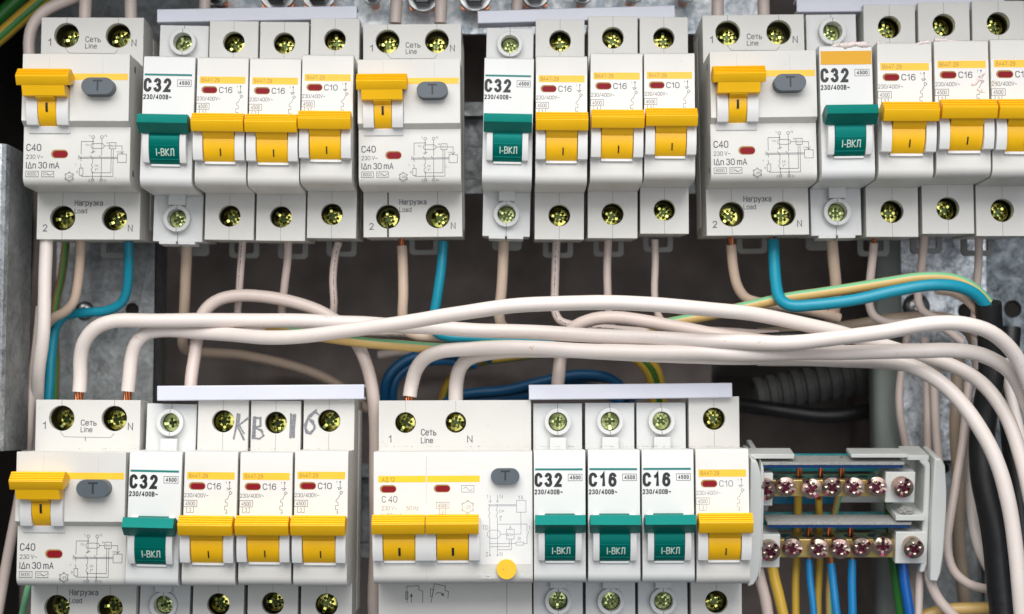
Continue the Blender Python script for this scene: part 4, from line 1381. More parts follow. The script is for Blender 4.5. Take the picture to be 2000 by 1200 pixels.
def folded(edge, name, m):
    mb = MB()
    n = len(edge)
    vs = [(x, y, a.z) for x, y in edge] + [(x, y, zt) for x, y in edge]
    tr = tessellate_polygon([[Vector((x, y, 0)) for x, y in edge]])
    mb.add(vs, [(i, (i + 1) % n, n + (i + 1) % n, n + i) for i in range(n)] + [tuple(t) for t in tr] + [tuple(n + i for i in t) for t in tr])
    mb.build(name, m, r, ((a.x + b.x) / 2, 30, a.z), .2)


folded([(x0, 2), (b.x - 1.6, 2), (b.x - .4, 3), (b.x, 5), (b.x, 6), (b.x - 1.4, 6), (b.x - 1.4, 5.4), (b.x - 2.2, 3.4), (x0, 3.4)], "front_lip", "galvanised")
folded([(b.x, 6.02), (b.x + .4, 32), (b.x - 1.0, 32), (b.x - 1.4, 6.02)], "shaded_return", "galvanised_dull")  # darker steel than the lip, painting the shadow on this inner face

# studs with washers at the very top
for px, py, rr, lab in ((420, -14, 26, "stud with washer at the top edge beside the thin pink wire"), (541, -18, 38, "stud with wide washer at the top edge, above the first cover strip's middle"), (622, -16, 36, "stud with wide washer at the top edge, above the first cover strip's right end"),
                        (727, -10, 19, "small grey bolt head at the top edge left of two pale wires"), (826, -10, 33, "stud with washer at the top edge between two pale wires"), (928, -12, 34, "stud with washer at the top edge left of the second cover strip"),
                        (1046, -13, 28, "stud with washer at the top edge right of a single pale wire"), (1138, -12, 20, "dark bolt head at the top edge over the second cover strip's middle"), (1238, -15, 20, "dark bolt head at the top edge right of the second strip's middle"), (1342, -16, 20, "dark bolt head at the top edge past the second cover strip's end")):
    q = P(px, py, 46)
    k = rr / 5.75 * (D0 + 46) / D0
    r = thing("stud", lab, "bolt", (q.x, 60, q.z), "studs along the top edge")
    off = (q.x, 60, q.z)
    hexa = [(q.x + .78 * k * math.cos(math.radians(t)), q.z + .78 * k * math.sin(math.radians(t))) for t in range(0, 360, 60)]
    MB().loft(hexa, hexa, 41, 47).build("nut", "bolt_dark", r, off, .4)
    MB().ring(q.x, q.z, k, .5 * k, 47, 48.6).build("washer", "bolt_steel", r, off, .3)
    MB().cyl(q.x, q.z, .5 * k, 48.6, 62, 20).build("shank", "copper", r, off)
    if rr > 25:
        mb = MB()
        for dx in (-.62, .62):
            mb.cyl(q.x + dx * k, q.z - .62 * k, .22 * k, 48.8, 52, 14)
        mb.build("copper_strand", "copper", r, off)

# ------------------------------------------------------------------ corrugated conduit and the dark cable lying in the niche
def smooth_path(pts, step=2.2):
    """centripetal Catmull-Rom through 3D points"""
    pts = [Vector(p) for p in pts]
    if len(pts) == 2:
        n = max(2, int((pts[1] - pts[0]).length / step))
        return [pts[0].lerp(pts[1], i / n) for i in range(n + 1)]
    q = [pts[0] * 2 - pts[1]] + pts + [pts[-1] * 2 - pts[-2]]
    out = []
    for i in range(1, len(q) - 2):
        p0, p1, p2, p3 = q[i - 1:i + 3]
        t0 = 0.0
        t1 = t0 + max(1e-4, (p1 - p0).length) ** .5
        t2 = t1 + max(1e-4, (p2 - p1).length) ** .5
        t3 = t2 + max(1e-4, (p3 - p2).length) ** .5
        n = max(3, int((p2 - p1).length / step))
        for k in range(n):
            t = t1 + (t2 - t1) * k / n
            a1 = p0 * ((t1 - t) / (t1 - t0)) + p1 * ((t - t0) / (t1 - t0))
            a2 = p1 * ((t2 - t) / (t2 - t1)) + p2 * ((t - t1) / (t2 - t1))
            a3 = p2 * ((t3 - t) / (t3 - t2)) + p3 * ((t - t2) / (t3 - t2))
            b1 = a1 * ((t2 - t) / (t2 - t0)) + a2 * ((t - t0) / (t2 - t0))
            b2 = a2 * ((t3 - t) / (t3 - t1)) + a3 * ((t - t1) / (t3 - t1))
            out.append(b1 * ((t2 - t) / (t2 - t1)) + b2 * ((t - t1) / (t2 - t1)))
    out.append(pts[-1])
    return out


def wire(name, label, cat, pts, r, m, group=None, copper=None, pattern=None, sides=16, phase=0, kids=True):
    """an insulated conductor through (px, py, depth) points; copper = (start, end) lengths of bare strands in mm"""
    p3 = smooth_path([P(*p) for p in pts])
    org = p3[0].copy()
    mats, sec = [m], None
    if pattern == "earth":                                    # yellow with green stripes
        mats = [m, "wire_mint" if m == "wire_gold" else "wire_green"]
        sec = lambda k, i: 1 if ((k + phase) % sides) in (2, 3) or ((k + phase) % sides) in (10, 11) else 0
    elif pattern == "print":                                  # fine printed line of characters
        mats = [m, "ink_black"]
        rnd = random.Random(len(p3))
        on = [rnd.random() < .72 for _ in range(len(p3) * 4)]
        p3 = smooth_path([P(*p) for p in pts], .34)
        on = [rnd.random() < .60 for _ in range(len(p3))]
        sides = 36
        sec = lambda k, i: 1 if (k + phase * 2) % sides == 4 and on[i] else 0
    from mathutils import noise
    sd = len(label) * 3.7
    for i in range(3, len(p3) - 3):                           # hand bent: never a perfect curve
        v = p3[i] * .045
        p3[i] = p3[i] + Vector((noise.noise(v + Vector((sd, 0, 0))), noise.noise(v + Vector((0, sd, 9))) * .6, noise.noise(v + Vector((5, 3, sd))))) * .55 * min(1, (i - 2) / 6, (len(p3) - 2 - i) / 6)
    mb = MB()
    mb.tube([q - org for q in p3], r, sides, 0, sec, taper=lambda t: 1 + .025 * noise.noise(Vector((t * 40, sd, 1))))
    o = mb.build(name, mats, None, smooth=50, fix=False)
    o.location = org * S
    tag(o, label, cat, group)
    if copper:
        for end, ln in zip((0, 1), copper):
            if not ln:
                continue
            a, b = (p3[0], p3[1]) if end == 0 else (p3[-1], p3[-2])
            d = (a - b).normalized()
            mb = MB()
            for j in range(7):
                ang = 2 * math.pi * j / 6
                e = Vector((0, 0, 0)) if j == 6 else Vector((math.cos(ang), math.sin(ang), 0)) * r * .44
                tw = Vector((math.cos(ang + 1.0), math.sin(ang + 1.0), 0)) * r * .44 if j < 6 else e
                mb.tube([a - org - d * .8 + e, a - org + d * ln * .5 + (e + tw) / 2, a - org + d * ln + tw], r * .25, 8)
            mb.build("copper_core", "copper", o, smooth=50)
    return o


# conduit: one lathe of ridges along a slightly tilted axis
c = P(1592, 752, 112)
cn = thing("corrugated_conduit", "grey ribbed conduit lying in the dark behind the white wires", "conduit", (c.x, 112, c.z - 8))
prof, L = [], 50.0
nr = 10
for i in range(nr):
    x = -L / 2 + L * i / nr
    w_ = L / nr
    prof += [(x, 6.6), (x + w_ * .10, 8.0), (x + w_ * .66, 8.0), (x + w_ * .76, 6.6)]
mb = MB()
n = 26
tl = math.radians(9)
for i, (x, rr) in enumerate(prof):
    for k in range(n):
        a = 2 * math.pi * k / n
        y_, z_ = rr * math.cos(a), rr * math.sin(a)
        mb.v.append((x * math.cos(tl) - z_ * math.sin(tl), y_, x * math.sin(tl) + z_ * math.cos(tl) + 1.2 * math.sin(x * .04)))
for i in range(len(prof) - 1):
    for k in range(n):
        j = (k + 1) % n
        mb.f.append((i * n + k, i * n + j, (i + 1) * n + j, (i + 1) * n + k))
        mb.m.append(0)
mb.build("ribbed_tube", "conduit_grey", cn, (0, 0, -8), smooth=30)

BK = "wires lying at the back of the niche"
wire("black_cable", "black cable curving in the dark hollow under the ribbed conduit", "cable", [(1440, 790, 108), (1520, 802, 100), (1620, 812, 98), (1710, 800, 102), (1760, 770, 112)], 3.0, "cable_black", BK)
wire("blue_wire", "outer loop of the dark blue wire coil behind the white wires", "wire", [(960, 700, 92), (880, 692, 88), (800, 700, 84), (758, 735, 82), (752, 790, 86), (790, 850, 92)], 1.9, "wire_navy", BK)
wire("blue_wire", "inner loop of the dark blue wire coil, nested in the outer loop", "wire", [(930, 712, 94), (860, 704, 90), (800, 716, 87), (772, 745, 85), (770, 800, 88), (800, 860, 96)], 1.9, "wire_navy", BK)
wire("blue_wire", "blue wire arching just above the second lower cover strip", "wire", [(850, 800, 98), (900, 772, 94), (985, 764, 92), (1060, 746, 90), (1130, 733, 90), (1190, 740, 92), (1240, 780, 96)], 1.9, "wire_navy", BK)
wire("blue_wire", "blue wire running low behind the triple-width breaker's top", "wire", [(820, 815, 100), (900, 787, 97), (985, 777, 96), (1060, 768, 95), (1150, 758, 96), (1215, 785, 98)], 1.9, "wire_navy", BK)
wire("blue_wire", "blue wire fanning off the arched blue wire behind the second lower cover strip", "wire", [(1000, 790, 99), (1080, 750, 99), (1150, 737, 99), (1205, 748, 101), (1225, 800, 104)], 1.9, "wire_navy", BK)
wire("earth_wire", "green and yellow wire curling down behind the white bundle", "wire", [(1190, 690, 78), (1235, 697, 80), (1262, 722, 82), (1275, 765, 85), (1276, 820, 90)], 2.0, "wire_yellow", BK, pattern="earth", phase=4)
wire("earth_wire", "yellow wire curling down just right of the green and yellow one", "wire", [(1200, 684, 86), (1252, 694, 88), (1280, 718, 90), (1292, 760, 93), (1294, 820, 97)], 2.0, "wire_yellow", BK, pattern="earth", phase=9)
wire("earth_wire", "green and yellow wire crossing the dark under the white wires", "wire", [(1060, 690, 100), (990, 698, 100), (930, 708, 100), (880, 740, 105), (860, 800, 112)], 1.9, "wire_yellow", BK, pattern="earth", phase=6)
wire("brown_wire", "dim tan wire sloping along the wall behind the first lower cover strip", "wire", [(365, 474, 38), (362, 560, 46), (357, 640, 58), (357, 672, 66), (368, 686, 76), (410, 690, 90), (480, 695, 104), (560, 712, 112), (640, 742, 116), (720, 800, 120)], 2.0, "wire_beige", BK)
wire("brown_wire", "dim tan wire end behind the blue coil", "wire", [(740, 694, 104), (790, 686, 102), (880, 680, 100), (980, 680, 98)], 1.8, "wire_rose", BK)
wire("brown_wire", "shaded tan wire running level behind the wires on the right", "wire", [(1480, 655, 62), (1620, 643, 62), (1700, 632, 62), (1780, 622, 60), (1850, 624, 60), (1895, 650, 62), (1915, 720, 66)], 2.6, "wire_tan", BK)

# ------------------------------------------------------------------ thick white feed wires in front
WW = "thick white feed wires"
wire("white_wire", "thick white wire rising from the left terminal of the lower left double-width breaker", "wire",
     [(155, 766, 33), (157, 740, 33), (158, 700, 32), (166, 668, 30), (188, 642, 28), (222, 629, 27), (300, 626, 26), (400, 626, 25), (500, 627, 25), (600, 628, 24), (700, 632, 23), (800, 638, 21), (900, 643, 18), (1000, 647, 15), (1100, 653, 12), (1250, 659, 7), (1400, 667, 1), (1520, 670, -5), (1620, 662, -10), (1720, 648, -15), (1810, 634, -18), (1880, 633, -18), (1935, 648, -16), (1980, 690, -12), (2010, 750, -8), (2030, 830, -4)],
     2.55, "wire_white", WW, (4.5, 0))
wire("white_wire", "thick white wire rising from the right terminal of the lower left double-width breaker", "wire",
     [(250, 765, 33), (253, 735, 33), (256, 700, 33), (264, 672, 32), (284, 653, 32), (315, 647, 31), (380, 650, 29), (450, 656, 24), (520, 661, 17), (590, 659, 12), (660, 650, 8), (740, 638, 4), (820, 625, 0), (900, 611, -4), (1000, 597, -8), (1100, 592, -9), (1200, 592, -9), (1300, 596, -8), (1400, 606, -5), (1500, 619, 0), (1600, 641, 5), (1700, 666, 9), (1770, 688, 12), (1850, 711, 11), (1915, 748, 8), (1965, 815, 5), (1995, 900, 3), (2020, 1010, 2)],
     2.5, "wire_white", WW, (4.5, 0))
wire("white_wire", "thick white wire rising from the left terminal of the triple-width breaker", "wire",
     [(800, 775, 33), (804, 750, 33), (812, 722, 31), (832, 698, 27), (865, 686, 23), (920, 683, 19), (1000, 681, 12), (1080, 682, 8), (1180, 686, 6), (1300, 688, 4), (1420, 690, 2), (1520, 691, 0), (1620, 689, -3), (1720, 686, -7), (1800, 684, -9), (1860, 684, -9), (1920, 694, -7), (1965, 720, -4), (1995, 765, 0), (2025, 840, 4)],
     2.55, "wire_white", WW, (3.5, 0))
wire("white_wire", "thick white wire rising from the right terminal of the triple-width breaker", "wire",
     [(890, 785, 33), (891, 750, 33), (897, 722, 31), (915, 702, 28), (950, 692, 24), (1000, 686, 19), (1080, 684, 15), (1180, 689, 12), (1300, 694, 10), (1420, 697, 8), (1540, 699, 7), (1640, 700, 6), (1720, 703, 4), (1780, 715, 1), (1840, 750, -2), (1895, 808, -4), (1938, 880, -5), (1966, 970, -5), (1985, 1080, -4), (1998, 1230, -2)],
     2.6, "wire_white", WW)
wire("white_wire", "white wire arching over from the first lower cover strip down past the triple-width breaker", "wire",
     [(372, 765, 30), (374, 735, 32), (381, 690, 34), (386, 650, 35), (396, 615, 36), (420, 591, 36), (455, 579, 36), (500, 578, 36), (560, 588, 36), (620, 607, 36), (665, 634, 36), (695, 670, 36), (714, 710, 36), (727, 760, 36), (733, 830, 36), (734, 930, 37), (732, 1150, 38), (732, 1260, 38)],
     2.3, "wire_rose", WW)
wire("white_wire", "white wire arching in the middle, rising from the second lower cover strip", "wire",
     [(1088, 765, 28), (1091, 735, 30), (1096, 695, 33), (1105, 662, 32), (1125, 638, 29), (1160, 624, 27), (1205, 621, 25), (1260, 628, 24), (1330, 641, 23), (1400, 654, 22), (1480, 665, 20), (1580, 676, 16), (1660, 690, 16), (1740, 706, 18)],
     2.35, "wire_rose", WW)
wire("white_wire", "pale wire tucked under the white bundle where it turns down at right", "wire",
     [(1480, 704, 22), (1600, 706, 20), (1700, 710, 18), (1790, 716, 14), (1850, 716, 16)], 2.0, "wire_rose", WW)

# ------------------------------------------------------------------ wires leaving the upper row downwards
TL = "wires below the upper row"
wire("white_wire", "thick white wire hanging down at the far left beside the steel frame", "wire",
     [(91, 462, 24), (89, 520, 24), (86, 590, 24), (83, 660, 25), (77, 720, 29), (72, 775, 37), (68, 840, 46), (64, 900, 52)], 2.35, "wire_white", TL)
wire("pink_wire", "pinkish wire bowed along the left side of the thick far-left white wire", "wire",
     [(80, 600, 40), (74, 660, 38), (66, 720, 36), (58, 800, 36), (54, 870, 38), (40, 960, 42), (20, 1060, 44), (2, 1160, 46), (-14, 1250, 46)], 1.9, "wire_rose", TL)
wire("beige_wire", "beige wire from the left terminal of the leftmost upper breaker", "wire",
     [(157, 468, 34), (156, 510, 36), (152, 552, 38), (144, 588, 40), (126, 609, 42), (104, 621, 44), (88, 640, 48), (80, 690, 52)], 1.75, "wire_beige", TL)
wire("blue_wire", "blue wire from the right terminal of the leftmost upper breaker, bending left", "wire",
     [(251, 472, 36), (251, 520, 38), (248, 560, 41), (238, 588, 44), (212, 604, 46), (165, 610, 48), (128, 617, 50), (108, 640, 51), (101, 690, 51), (98, 740, 50), (93, 800, 50)], 1.75, "wire_blue", TL)
wire("earth_wire", "dim green and yellow wire behind the beige one at the left", "wire",
     [(130, 462, 58), (122, 530, 58), (110, 590, 58), (108, 640, 58), (110, 700, 58), (106, 800, 58)], 1.5, "wire_yellow_dim", TL, pattern="earth", phase=12)
wire("earth_wire", "green and yellow wire below the lower left breaker at the left border", "wire",
     [(62, 1120, 40), (52, 1160, 40), (40, 1210, 46), (30, 1260, 46)], 1.2, "wire_mint", TL)
wire("pink_wire", "thin printed pinkish wire under the left third's first C16 breaker", "wire",
     [(474, 470, 36), (471, 520, 37), (467, 575, 40), (464, 615, 44), (474, 640, 50), (520, 648, 54), (640, 650, 56), (760, 652, 58)], 1.35, "wire_rose", TL, pattern="print", phase=2)
wire("pink_wire", "thin pinkish wire under the left third's second C16 breaker", "wire",
     [(563, 472, 36), (561, 515, 37), (555, 560, 40), (551, 610, 44), (560, 640, 50), (620, 646, 54), (760, 648, 60)], 1.45, "wire_rose", TL)
wire("pink_wire", "thin printed pinkish wire with a kink under the left third's C10 breaker", "wire",
     [(661, 474, 36), (655, 505, 36), (651, 545, 37), (652, 590, 39), (652, 620, 42), (664, 642, 46), (720, 650, 50), (800, 652, 54)], 1.35, "wire_rose", TL, pattern="print", phase=3)
wire("beige_wire", "beige wire from the split terminal in the upper row's middle", "wire",
     [(785, 480, 34), (787, 525, 35), (787, 575, 36), (785, 620, 38), (790, 644, 40), (812, 655, 41), (850, 659, 42), (950, 664, 44), (1100, 672, 46)], 1.85, "wire_beige", TL, (3, 0))
wire("blue_wire", "blue wire slanting down from the upper row's middle, turning right", "wire",
     [(866, 472, 34), (861, 530, 34), (853, 585, 35), (847, 625, 36), (851, 648, 36), (872, 659, 34), (920, 663, 32), (1000, 665, 30), (1090, 664, 28)], 1.8, "wire_blue", TL)
wire("black_cable", "black sleeve at the end of the blue wire between the white wires", "cable",
     [(1086, 665, 28), (1140, 668, 26), (1240, 672, 24), (1360, 672, 24), (1480, 663, 25), (1560, 660, 26), (1640, 655, 30)], 2.2, "cable_black", TL)
wire("earth_wire", "green and yellow wire under the crossing of the two white wires", "wire",
     [(520, 636, 32), (560, 646, 32), (640, 660, 31), (720, 670, 30), (800, 677, 30), (880, 681, 29), (960, 676, 28), (1080, 678, 27)], 1.95, "wire_gold", TL, pattern="earth", phase=5)
wire("beige_wire", "beige wire from the green-toggle breaker right of the open gap", "wire",
     [(984, 466, 34), (982, 520, 36), (979, 575, 38), (976, 615, 40), (984, 640, 44), (1020, 650, 48), (1100, 652, 50), (1250, 655, 52)], 1.95, "wire_beige", TL)
wire("pink_wire", "printed pinkish wire curving right under the first C16 breaker of mid upper row", "wire",
     [(1087, 470, 36), (1085, 520, 37), (1083, 575, 38), (1083, 605, 38), (1094, 626, 38), (1120, 635, 38), (1170, 639, 38), (1250, 647, 39), (1360, 654, 40)], 1.45, "wire_rose", TL, pattern="print", phase=2)
wire("pink_wire", "pinkish wire under the scratched C16 breaker", "wire",
     [(1188, 468, 36), (1186, 520, 37), (1187, 570, 38), (1190, 610, 40), (1198, 640, 46), (1240, 650, 52), (1330, 655, 56)], 1.45, "wire_rose", TL)
wire("pink_wire", "thin pinkish wire under the C10 breaker right of middle", "wire",
     [(1279, 468, 36), (1280, 520, 37), (1279, 570, 38), (1283, 605, 39), (1294, 628, 40), (1330, 640, 42), (1400, 647, 44), (1520, 652, 48)], 1.3, "wire_rose", TL)
wire("earth_wire", "green and yellow wire running along the top of the blue one at right", "wire",
     [(1270, 640, 38), (1300, 633, 36), (1380, 618, 33), (1450, 602, 31), (1540, 582, 28), (1640, 566, 25), (1740, 551, 23), (1810, 543, 22), (1865, 546, 22), (1905, 566, 22), (1930, 592, 23)], 1.95, "wire_gold", TL, pattern="earth", phase=5)
wire("blue_wire", "bright blue wire sweeping from the third double-width breaker into the black cable", "wire",
     [(1510, 470, 34), (1512, 510, 32), (1516, 555, 28), (1524, 585, 24), (1545, 598, 21), (1590, 596, 19), (1670, 584, 17), (1750, 569, 16), (1820, 557, 16), (1870, 559, 17), (1905, 575, 19), (1930, 604, 22)], 2.1, "wire_blue", TL, (2, 0))
wire("beige_wire", "beige wire following under the blue one into the black cable", "wire",
     [(1830, 566, 24), (1865, 572, 25), (1893, 590, 25), (1912, 612, 26)], 1.7, "wire_beige", TL)
wire("beige_wire", "beige wire with bare copper end from the third double-width breaker", "wire",
     [(1428, 478, 34), (1432, 525, 36), (1440, 560, 38), (1456, 582, 40), (1490, 592, 42), (1560, 602, 44), (1640, 622, 46)], 1.85, "wire_beige", TL, (4, 0))
wire("beige_wire", "beige wire under the orange-stickered breaker", "wire",
     [(1624, 458, 34), (1628, 510, 38), (1633, 560, 42), (1630, 600, 46), (1616, 640, 52), (1590, 670, 60)], 2.1, "wire_beige", TL)
wire("pink_wire", "pinkish wire with bare copper tip turning right, below the sealant-marked breakers", "wire",
     [(1707, 474, 35), (1704, 505, 37), (1700, 550, 39), (1699, 595, 40), (1708, 618, 40), (1735, 630, 40), (1780, 630, 38), (1840, 640, 36), (1880, 668, 36)], 1.55, "wire_rose", TL, (4, 0))
wire("pink_wire", "pinkish wire passing in front of the shiny screw on the right upright", "wire",
     [(1806, 458, 36), (1802, 500, 40), (1796, 545, 44), (1793, 585, 46), (1803, 608, 46), (1830, 622, 46), (1890, 640, 46), (1930, 670, 46)], 1.55, "wire_rose", TL)
wire("pink_wire", "pinkish wire under the last upper breaker, ending behind the black cable", "wire",
     [(1912, 462, 40), (1911, 520, 44), (1908, 570, 48), (1904, 640, 54), (1908, 720, 58)], 1.5, "wire_rose", TL)

# ------------------------------------------------------------------ wires entering the upper row from above
TP = "wires above the upper row"
for px, dx, top, dep, m_, lab in ((166, 2, -60, 32, "wire_rose", "pale wire into the left terminal of the leftmost upper breaker"), (256, -2, -60, 32, "wire_rose", "pale wire into the right terminal of the leftmost upper breaker"),
                                  (772, 6, -60, 32, "wire_rose", "pale wire into the left terminal of the upper row's middle double-width breaker"), (860, 4, -60, 32, "wire_rose", "pale wire into the right terminal of the upper row's middle double-width breaker"),
                                  (1402, -2, -60, 32, "wire_rose", "pale wire into the left terminal of the third double-width breaker"), (1492, -2, -60, 32, "wire_rose", "pale wire into the right terminal of the third double-width breaker"),
                                  (399, 3, -60, 36, "wire_rose", "pale wire going behind the first upper cover strip"), (1008, 6, -60, 36, "wire_rose", "pale wire going behind the second upper cover strip")):
    wire("pale_wire", lab, "wire", [(px, 46, dep), (px + dx * .3, 10, dep), (px + dx, top, dep + 3)], 2.1 if dep > 32 else 2.25, m_, TP)
wire("pale_wire", "pale wire arching in the top left corner over the leftmost breaker's terminal", "wire",
     [(60, 130, 36), (57, 85, 36), (64, 50, 36), (86, 22, 36), (120, 5, 37), (170, -12, 38), (240, -40, 40)], 2.2, "wire_rose", TP)
wire("earth_wire", "thick olive yellow wire crossing the top left corner", "wire", [(-30, 98, 60), (0, 72, 60), (40, 36, 60), (82, 0, 60), (150, -60, 60)], 2.9, "wire_yellow", TP, pattern="earth", phase=2)
wire("earth_wire", "dark green and yellow wire outermost in the top left corner", "wire", [(-30, 60, 70), (0, 32, 70), (40, -6, 70), (90, -60, 70)], 2.9, "wire_green", TP)

# ------------------------------------------------------------------ black sheathed cable and the wires at the right edge
wire("black_cable", "thick black sheathed cable running down the right side", "cable",
     [(1930, 592, 22), (1932, 625, 24), (1936, 680, 28), (1936, 740, 30), (1925, 800, 32), (1918, 860, 32), (1922, 930, 31), (1936, 1010, 30), (1948, 1090, 30), (1956, 1180, 30), (1960, 1280, 30)], 4.6, "cable_black", sides=24)
wire("black_cable", "second black cable half hidden behind the outer white wires at right", "cable",
     [(1975, 640, 60), (1968, 760, 58), (1975, 860, 56), (1988, 960, 54), (1998, 1080, 54), (2004, 1240, 54)], 3.6, "cable_black", sides=20)
q = P(1931, 592, 22)
cuff = MB().ring(0, 0, 5.0, 4.3, 0, 1.2, 28)
RE = "wires at the right behind the cable"
wire("pink_wire", "thin pinkish wire bowing beside the painted post", "wire", [(1775, 640, 66), (1765, 700, 66), (1758, 760, 66), (1758, 810, 66), (1767, 860, 68), (1776, 910, 70)], 1.5, "wire_rose", RE)
wire("pink_wire", "printed pinkish wire hanging straight behind the distribution block", "wire", [(1806, 660, 64), (1811, 740, 64), (1813, 830, 64), (1813, 920, 66), (1812, 1000, 68)], 1.7, "wire_rose", RE, pattern="print", phase=8)
wire("pink_wire", "pinkish wire hanging close right of the printed one behind the distribution block", "wire", [(1818, 680, 60), (1824, 760, 60), (1828, 840, 60), (1836, 910, 60), (1841, 980, 62), (1838, 1060, 66)], 1.6, "wire_rose", RE)
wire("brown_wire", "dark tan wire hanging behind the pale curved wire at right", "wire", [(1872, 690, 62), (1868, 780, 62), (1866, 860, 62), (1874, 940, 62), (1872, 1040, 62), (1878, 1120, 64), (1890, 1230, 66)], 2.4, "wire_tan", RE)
wire("pale_wire", "pale wire bowing left then swinging right under the black cable", "wire", [(1896, 720, 48), (1888, 800, 46), (1880, 870, 44), (1866, 950, 42), (1854, 1020, 40), (1850, 1070, 40), (1861, 1112, 40), (1890, 1138, 40), (1930, 1150, 42), (1975, 1158, 44), (2020, 1178, 46)], 1.65, "wire_rose", RE)
wire("pale_wire", "whitish wire wedged against the left side of the black cable", "wire", [(1896, 800, 52), (1896, 900, 50), (1897, 980, 48), (1902, 1030, 46), (1915, 1075, 44), (1932, 1110, 44)], 2.1, "wire_white", RE)
wire("pale_wire", "pale wire showing between the two black cables low at right", "wire", [(1965, 1020, 48), (1962, 1080, 48), (1972, 1120, 48), (1995, 1145, 48), (2030, 1160, 48)], 1.8, "wire_rose", RE)
wire("pale_wire", "pale wire curving from under the distribution block to the lower right", "wire", [(1812, 1090, 40), (1816, 1130, 40), (1830, 1165, 40), (1856, 1196, 40), (1900, 1235, 40)], 1.9, "wire_rose", RE)
wire("pale_wire", "pale wire hanging beside the thick blue wire under the distribution block", "wire", [(1797, 1090, 44), (1795, 1150, 44), (1791, 1240, 44)], 1.5, "wire_rose", RE)
wire("pink_wire", "shaded pinkish wire hanging next to the thick blue wire under the distribution block", "wire", [(1786, 1090, 56), (1782, 1150, 56), (1780, 1240, 56)], 1.9, "wire_rose", RE)
wire("earth_wire", "yellow and green wire lying across the lower right corner", "wire", [(1800, 1204, 50), (1850, 1192, 48), (1920, 1188, 46), (2000, 1190, 46), (2040, 1196, 46)], 2.4, "wire_gold", RE, pattern="earth", phase=8)
wire("white_wire", "white wire at the right border inside the outermost loops", "wire", [(1962, 700, 40), (1972, 760, 40), (1992, 850, 38), (2012, 960, 36)], 2.0, "wire_white", RE)

# ------------------------------------------------------------------ distribution block with two brass bars
BD = 34.0
BC = P(1640, 1005, BD)
KB = (D0 + BD) / D0 / 5.75
TILT = math.radians(13)
BB = Vector((BC.x, BC.y + 26 * math.cos(TILT), BC.z + 26 * math.sin(TILT)))
blk = thing("distribution_block", "open grey distribution block with two brass bars full of pinkish screws", "terminal block", BB)
blk.rotation_euler = (TILT, 0, 0)
BO = (0, 26, 0)
bx = lambda px: (px - 1640) * KB
bz = lambda py: (1005 - py) * KB / math.cos(TILT)


def bbox(mb, x0, x1, y0, y1, d0, d1, mi=0):
    return mb.box(bx(x0), bx(x1), d0, d1, bz(y1), bz(y0), mi)


def bpoly(pts):
    return [(bx(x), bz(y)) for x, y in pts]


mb = MB()
bbox(mb, 1478, 1790, 962, 1012, 20, 23)
bbox(mb, 1474, 1484, 890, 1110, 4, 23)
bbox(mb, 1752, 1806, 897, 1108, 12, 14)
mb.build("base", "block_grey", blk, BO, .2)
for pts_o, d0, d1 in (([(1813, 889), (1825, 890), (1833, 903), (1838, 950), (1840, 1010), (1838, 1070), (1834, 1110), (1828, 1129), (1813, 1127), (1811, 1000)], -5, 13),
                      ([(1790, 890), (1802, 893), (1809, 905), (1811, 960), (1811, 1100), (1806, 1116), (1796, 1116), (1799, 1100), (1799, 910), (1788, 900)], -2, 13)):
    o = bpoly(pts_o)
    MB().loft(o, o, d0, d1).build("end_plate", "block_grey", blk, BO, .5)
for pts_o, d0, d1 in (([(1458, 884), (1470, 890), (1477, 910), (1481, 960), (1481, 1070), (1477, 1110), (1468, 1128), (1458, 1132)], -9, 12), ([(1480, 893), (1485, 905), (1487, 940), (1487, 1080), (1484, 1110), (1480, 1126)], -6, 12)):
    o = bpoly(pts_o)
    MB().loft(o, o, d0, d1).build("end_plate", "block_grey", blk, BO, .5)
for a_ in ((1462, 1546, 884, 893, -3, 6), (1655, 1764, 884, 891, -3, 6), (1764, 1806, 888, 897, -2, 12)):
    mb = MB()
    bbox(mb, *a_)
    mb.build("top_tab", "block_grey", blk, BO, .2)
mb = MB()
bbox(mb, 1744, 1800, 1001, 1011, -4, 12)
mb.build("side_tab", "block_grey", blk, BO, .15)
for x0, x1, yy in ((1482, 1758, 900), (1498, 1776, 1016)):
    mb = MB()
    bbox(mb, x0, x1, yy, yy + 5, -3.0, 7)
    mb.build("dusty_ledge", "dusty_grey", blk, BO, .1)
    mb = MB()
    bbox(mb, x0 + 2, x1 - 2, yy + 5.4, yy + 11, -2.7, 6)
    mb.build("blue_rail", "shield_navy", blk, BO)
for x0, x1, y0, y1 in ((1494, 1738, 906, 940), (1502, 1760, 1022, 1056)):
    mb = MB()
    bbox(mb, x0, x1, y0, y1, 13.5, 14.6)
    mb.build("teal_shield", "shield_teal", blk, BO)
mb = MB()
bbox(mb, 1528, 1660, 955, 1010, 17, 18.5)
mb.build("blue_insulator", "shield_blue", blk, BO)
SCR = []
for bar, (x0, x1, y0, y1, hx) in enumerate(((1505, 1726, 938, 970, (1522, 1562, 1604, 1646, 1690)), (1522, 1748, 1054, 1090, (1540, 1585, 1624, 1666, 1712)))):
    mb = MB()
    bbox(mb, x0, x1, y0, y1, 0, 8.5)
    b = mb.build("brass_bar", "brass", blk, BO, .25)
    mb = MB()
    for x in hx:
        zt = bz(y0)
        pts = circle(bx(x), 4.4, 2.3, 20)
        vs = [(a, c, zt + .04) for a, c in pts]
        mb.add(vs, [tuple(range(20))])
    mb.build("wire_hole_shade", "bolt_dark", b, BO, fix=False)  # flat discs, dark as the shade inside the wire holes
for x0, x1, y0, y1 in ((1448, 1507, 922, 985), (1724, 1781, 920, 979), (1474, 1524, 1041, 1106), (1748, 1806, 1036, 1098)):
    mb = MB()
    bbox(mb, x0, x1, y0, y1, -2.2, 10)
    mb.build("holder", "block_grey", blk, BO, .3)
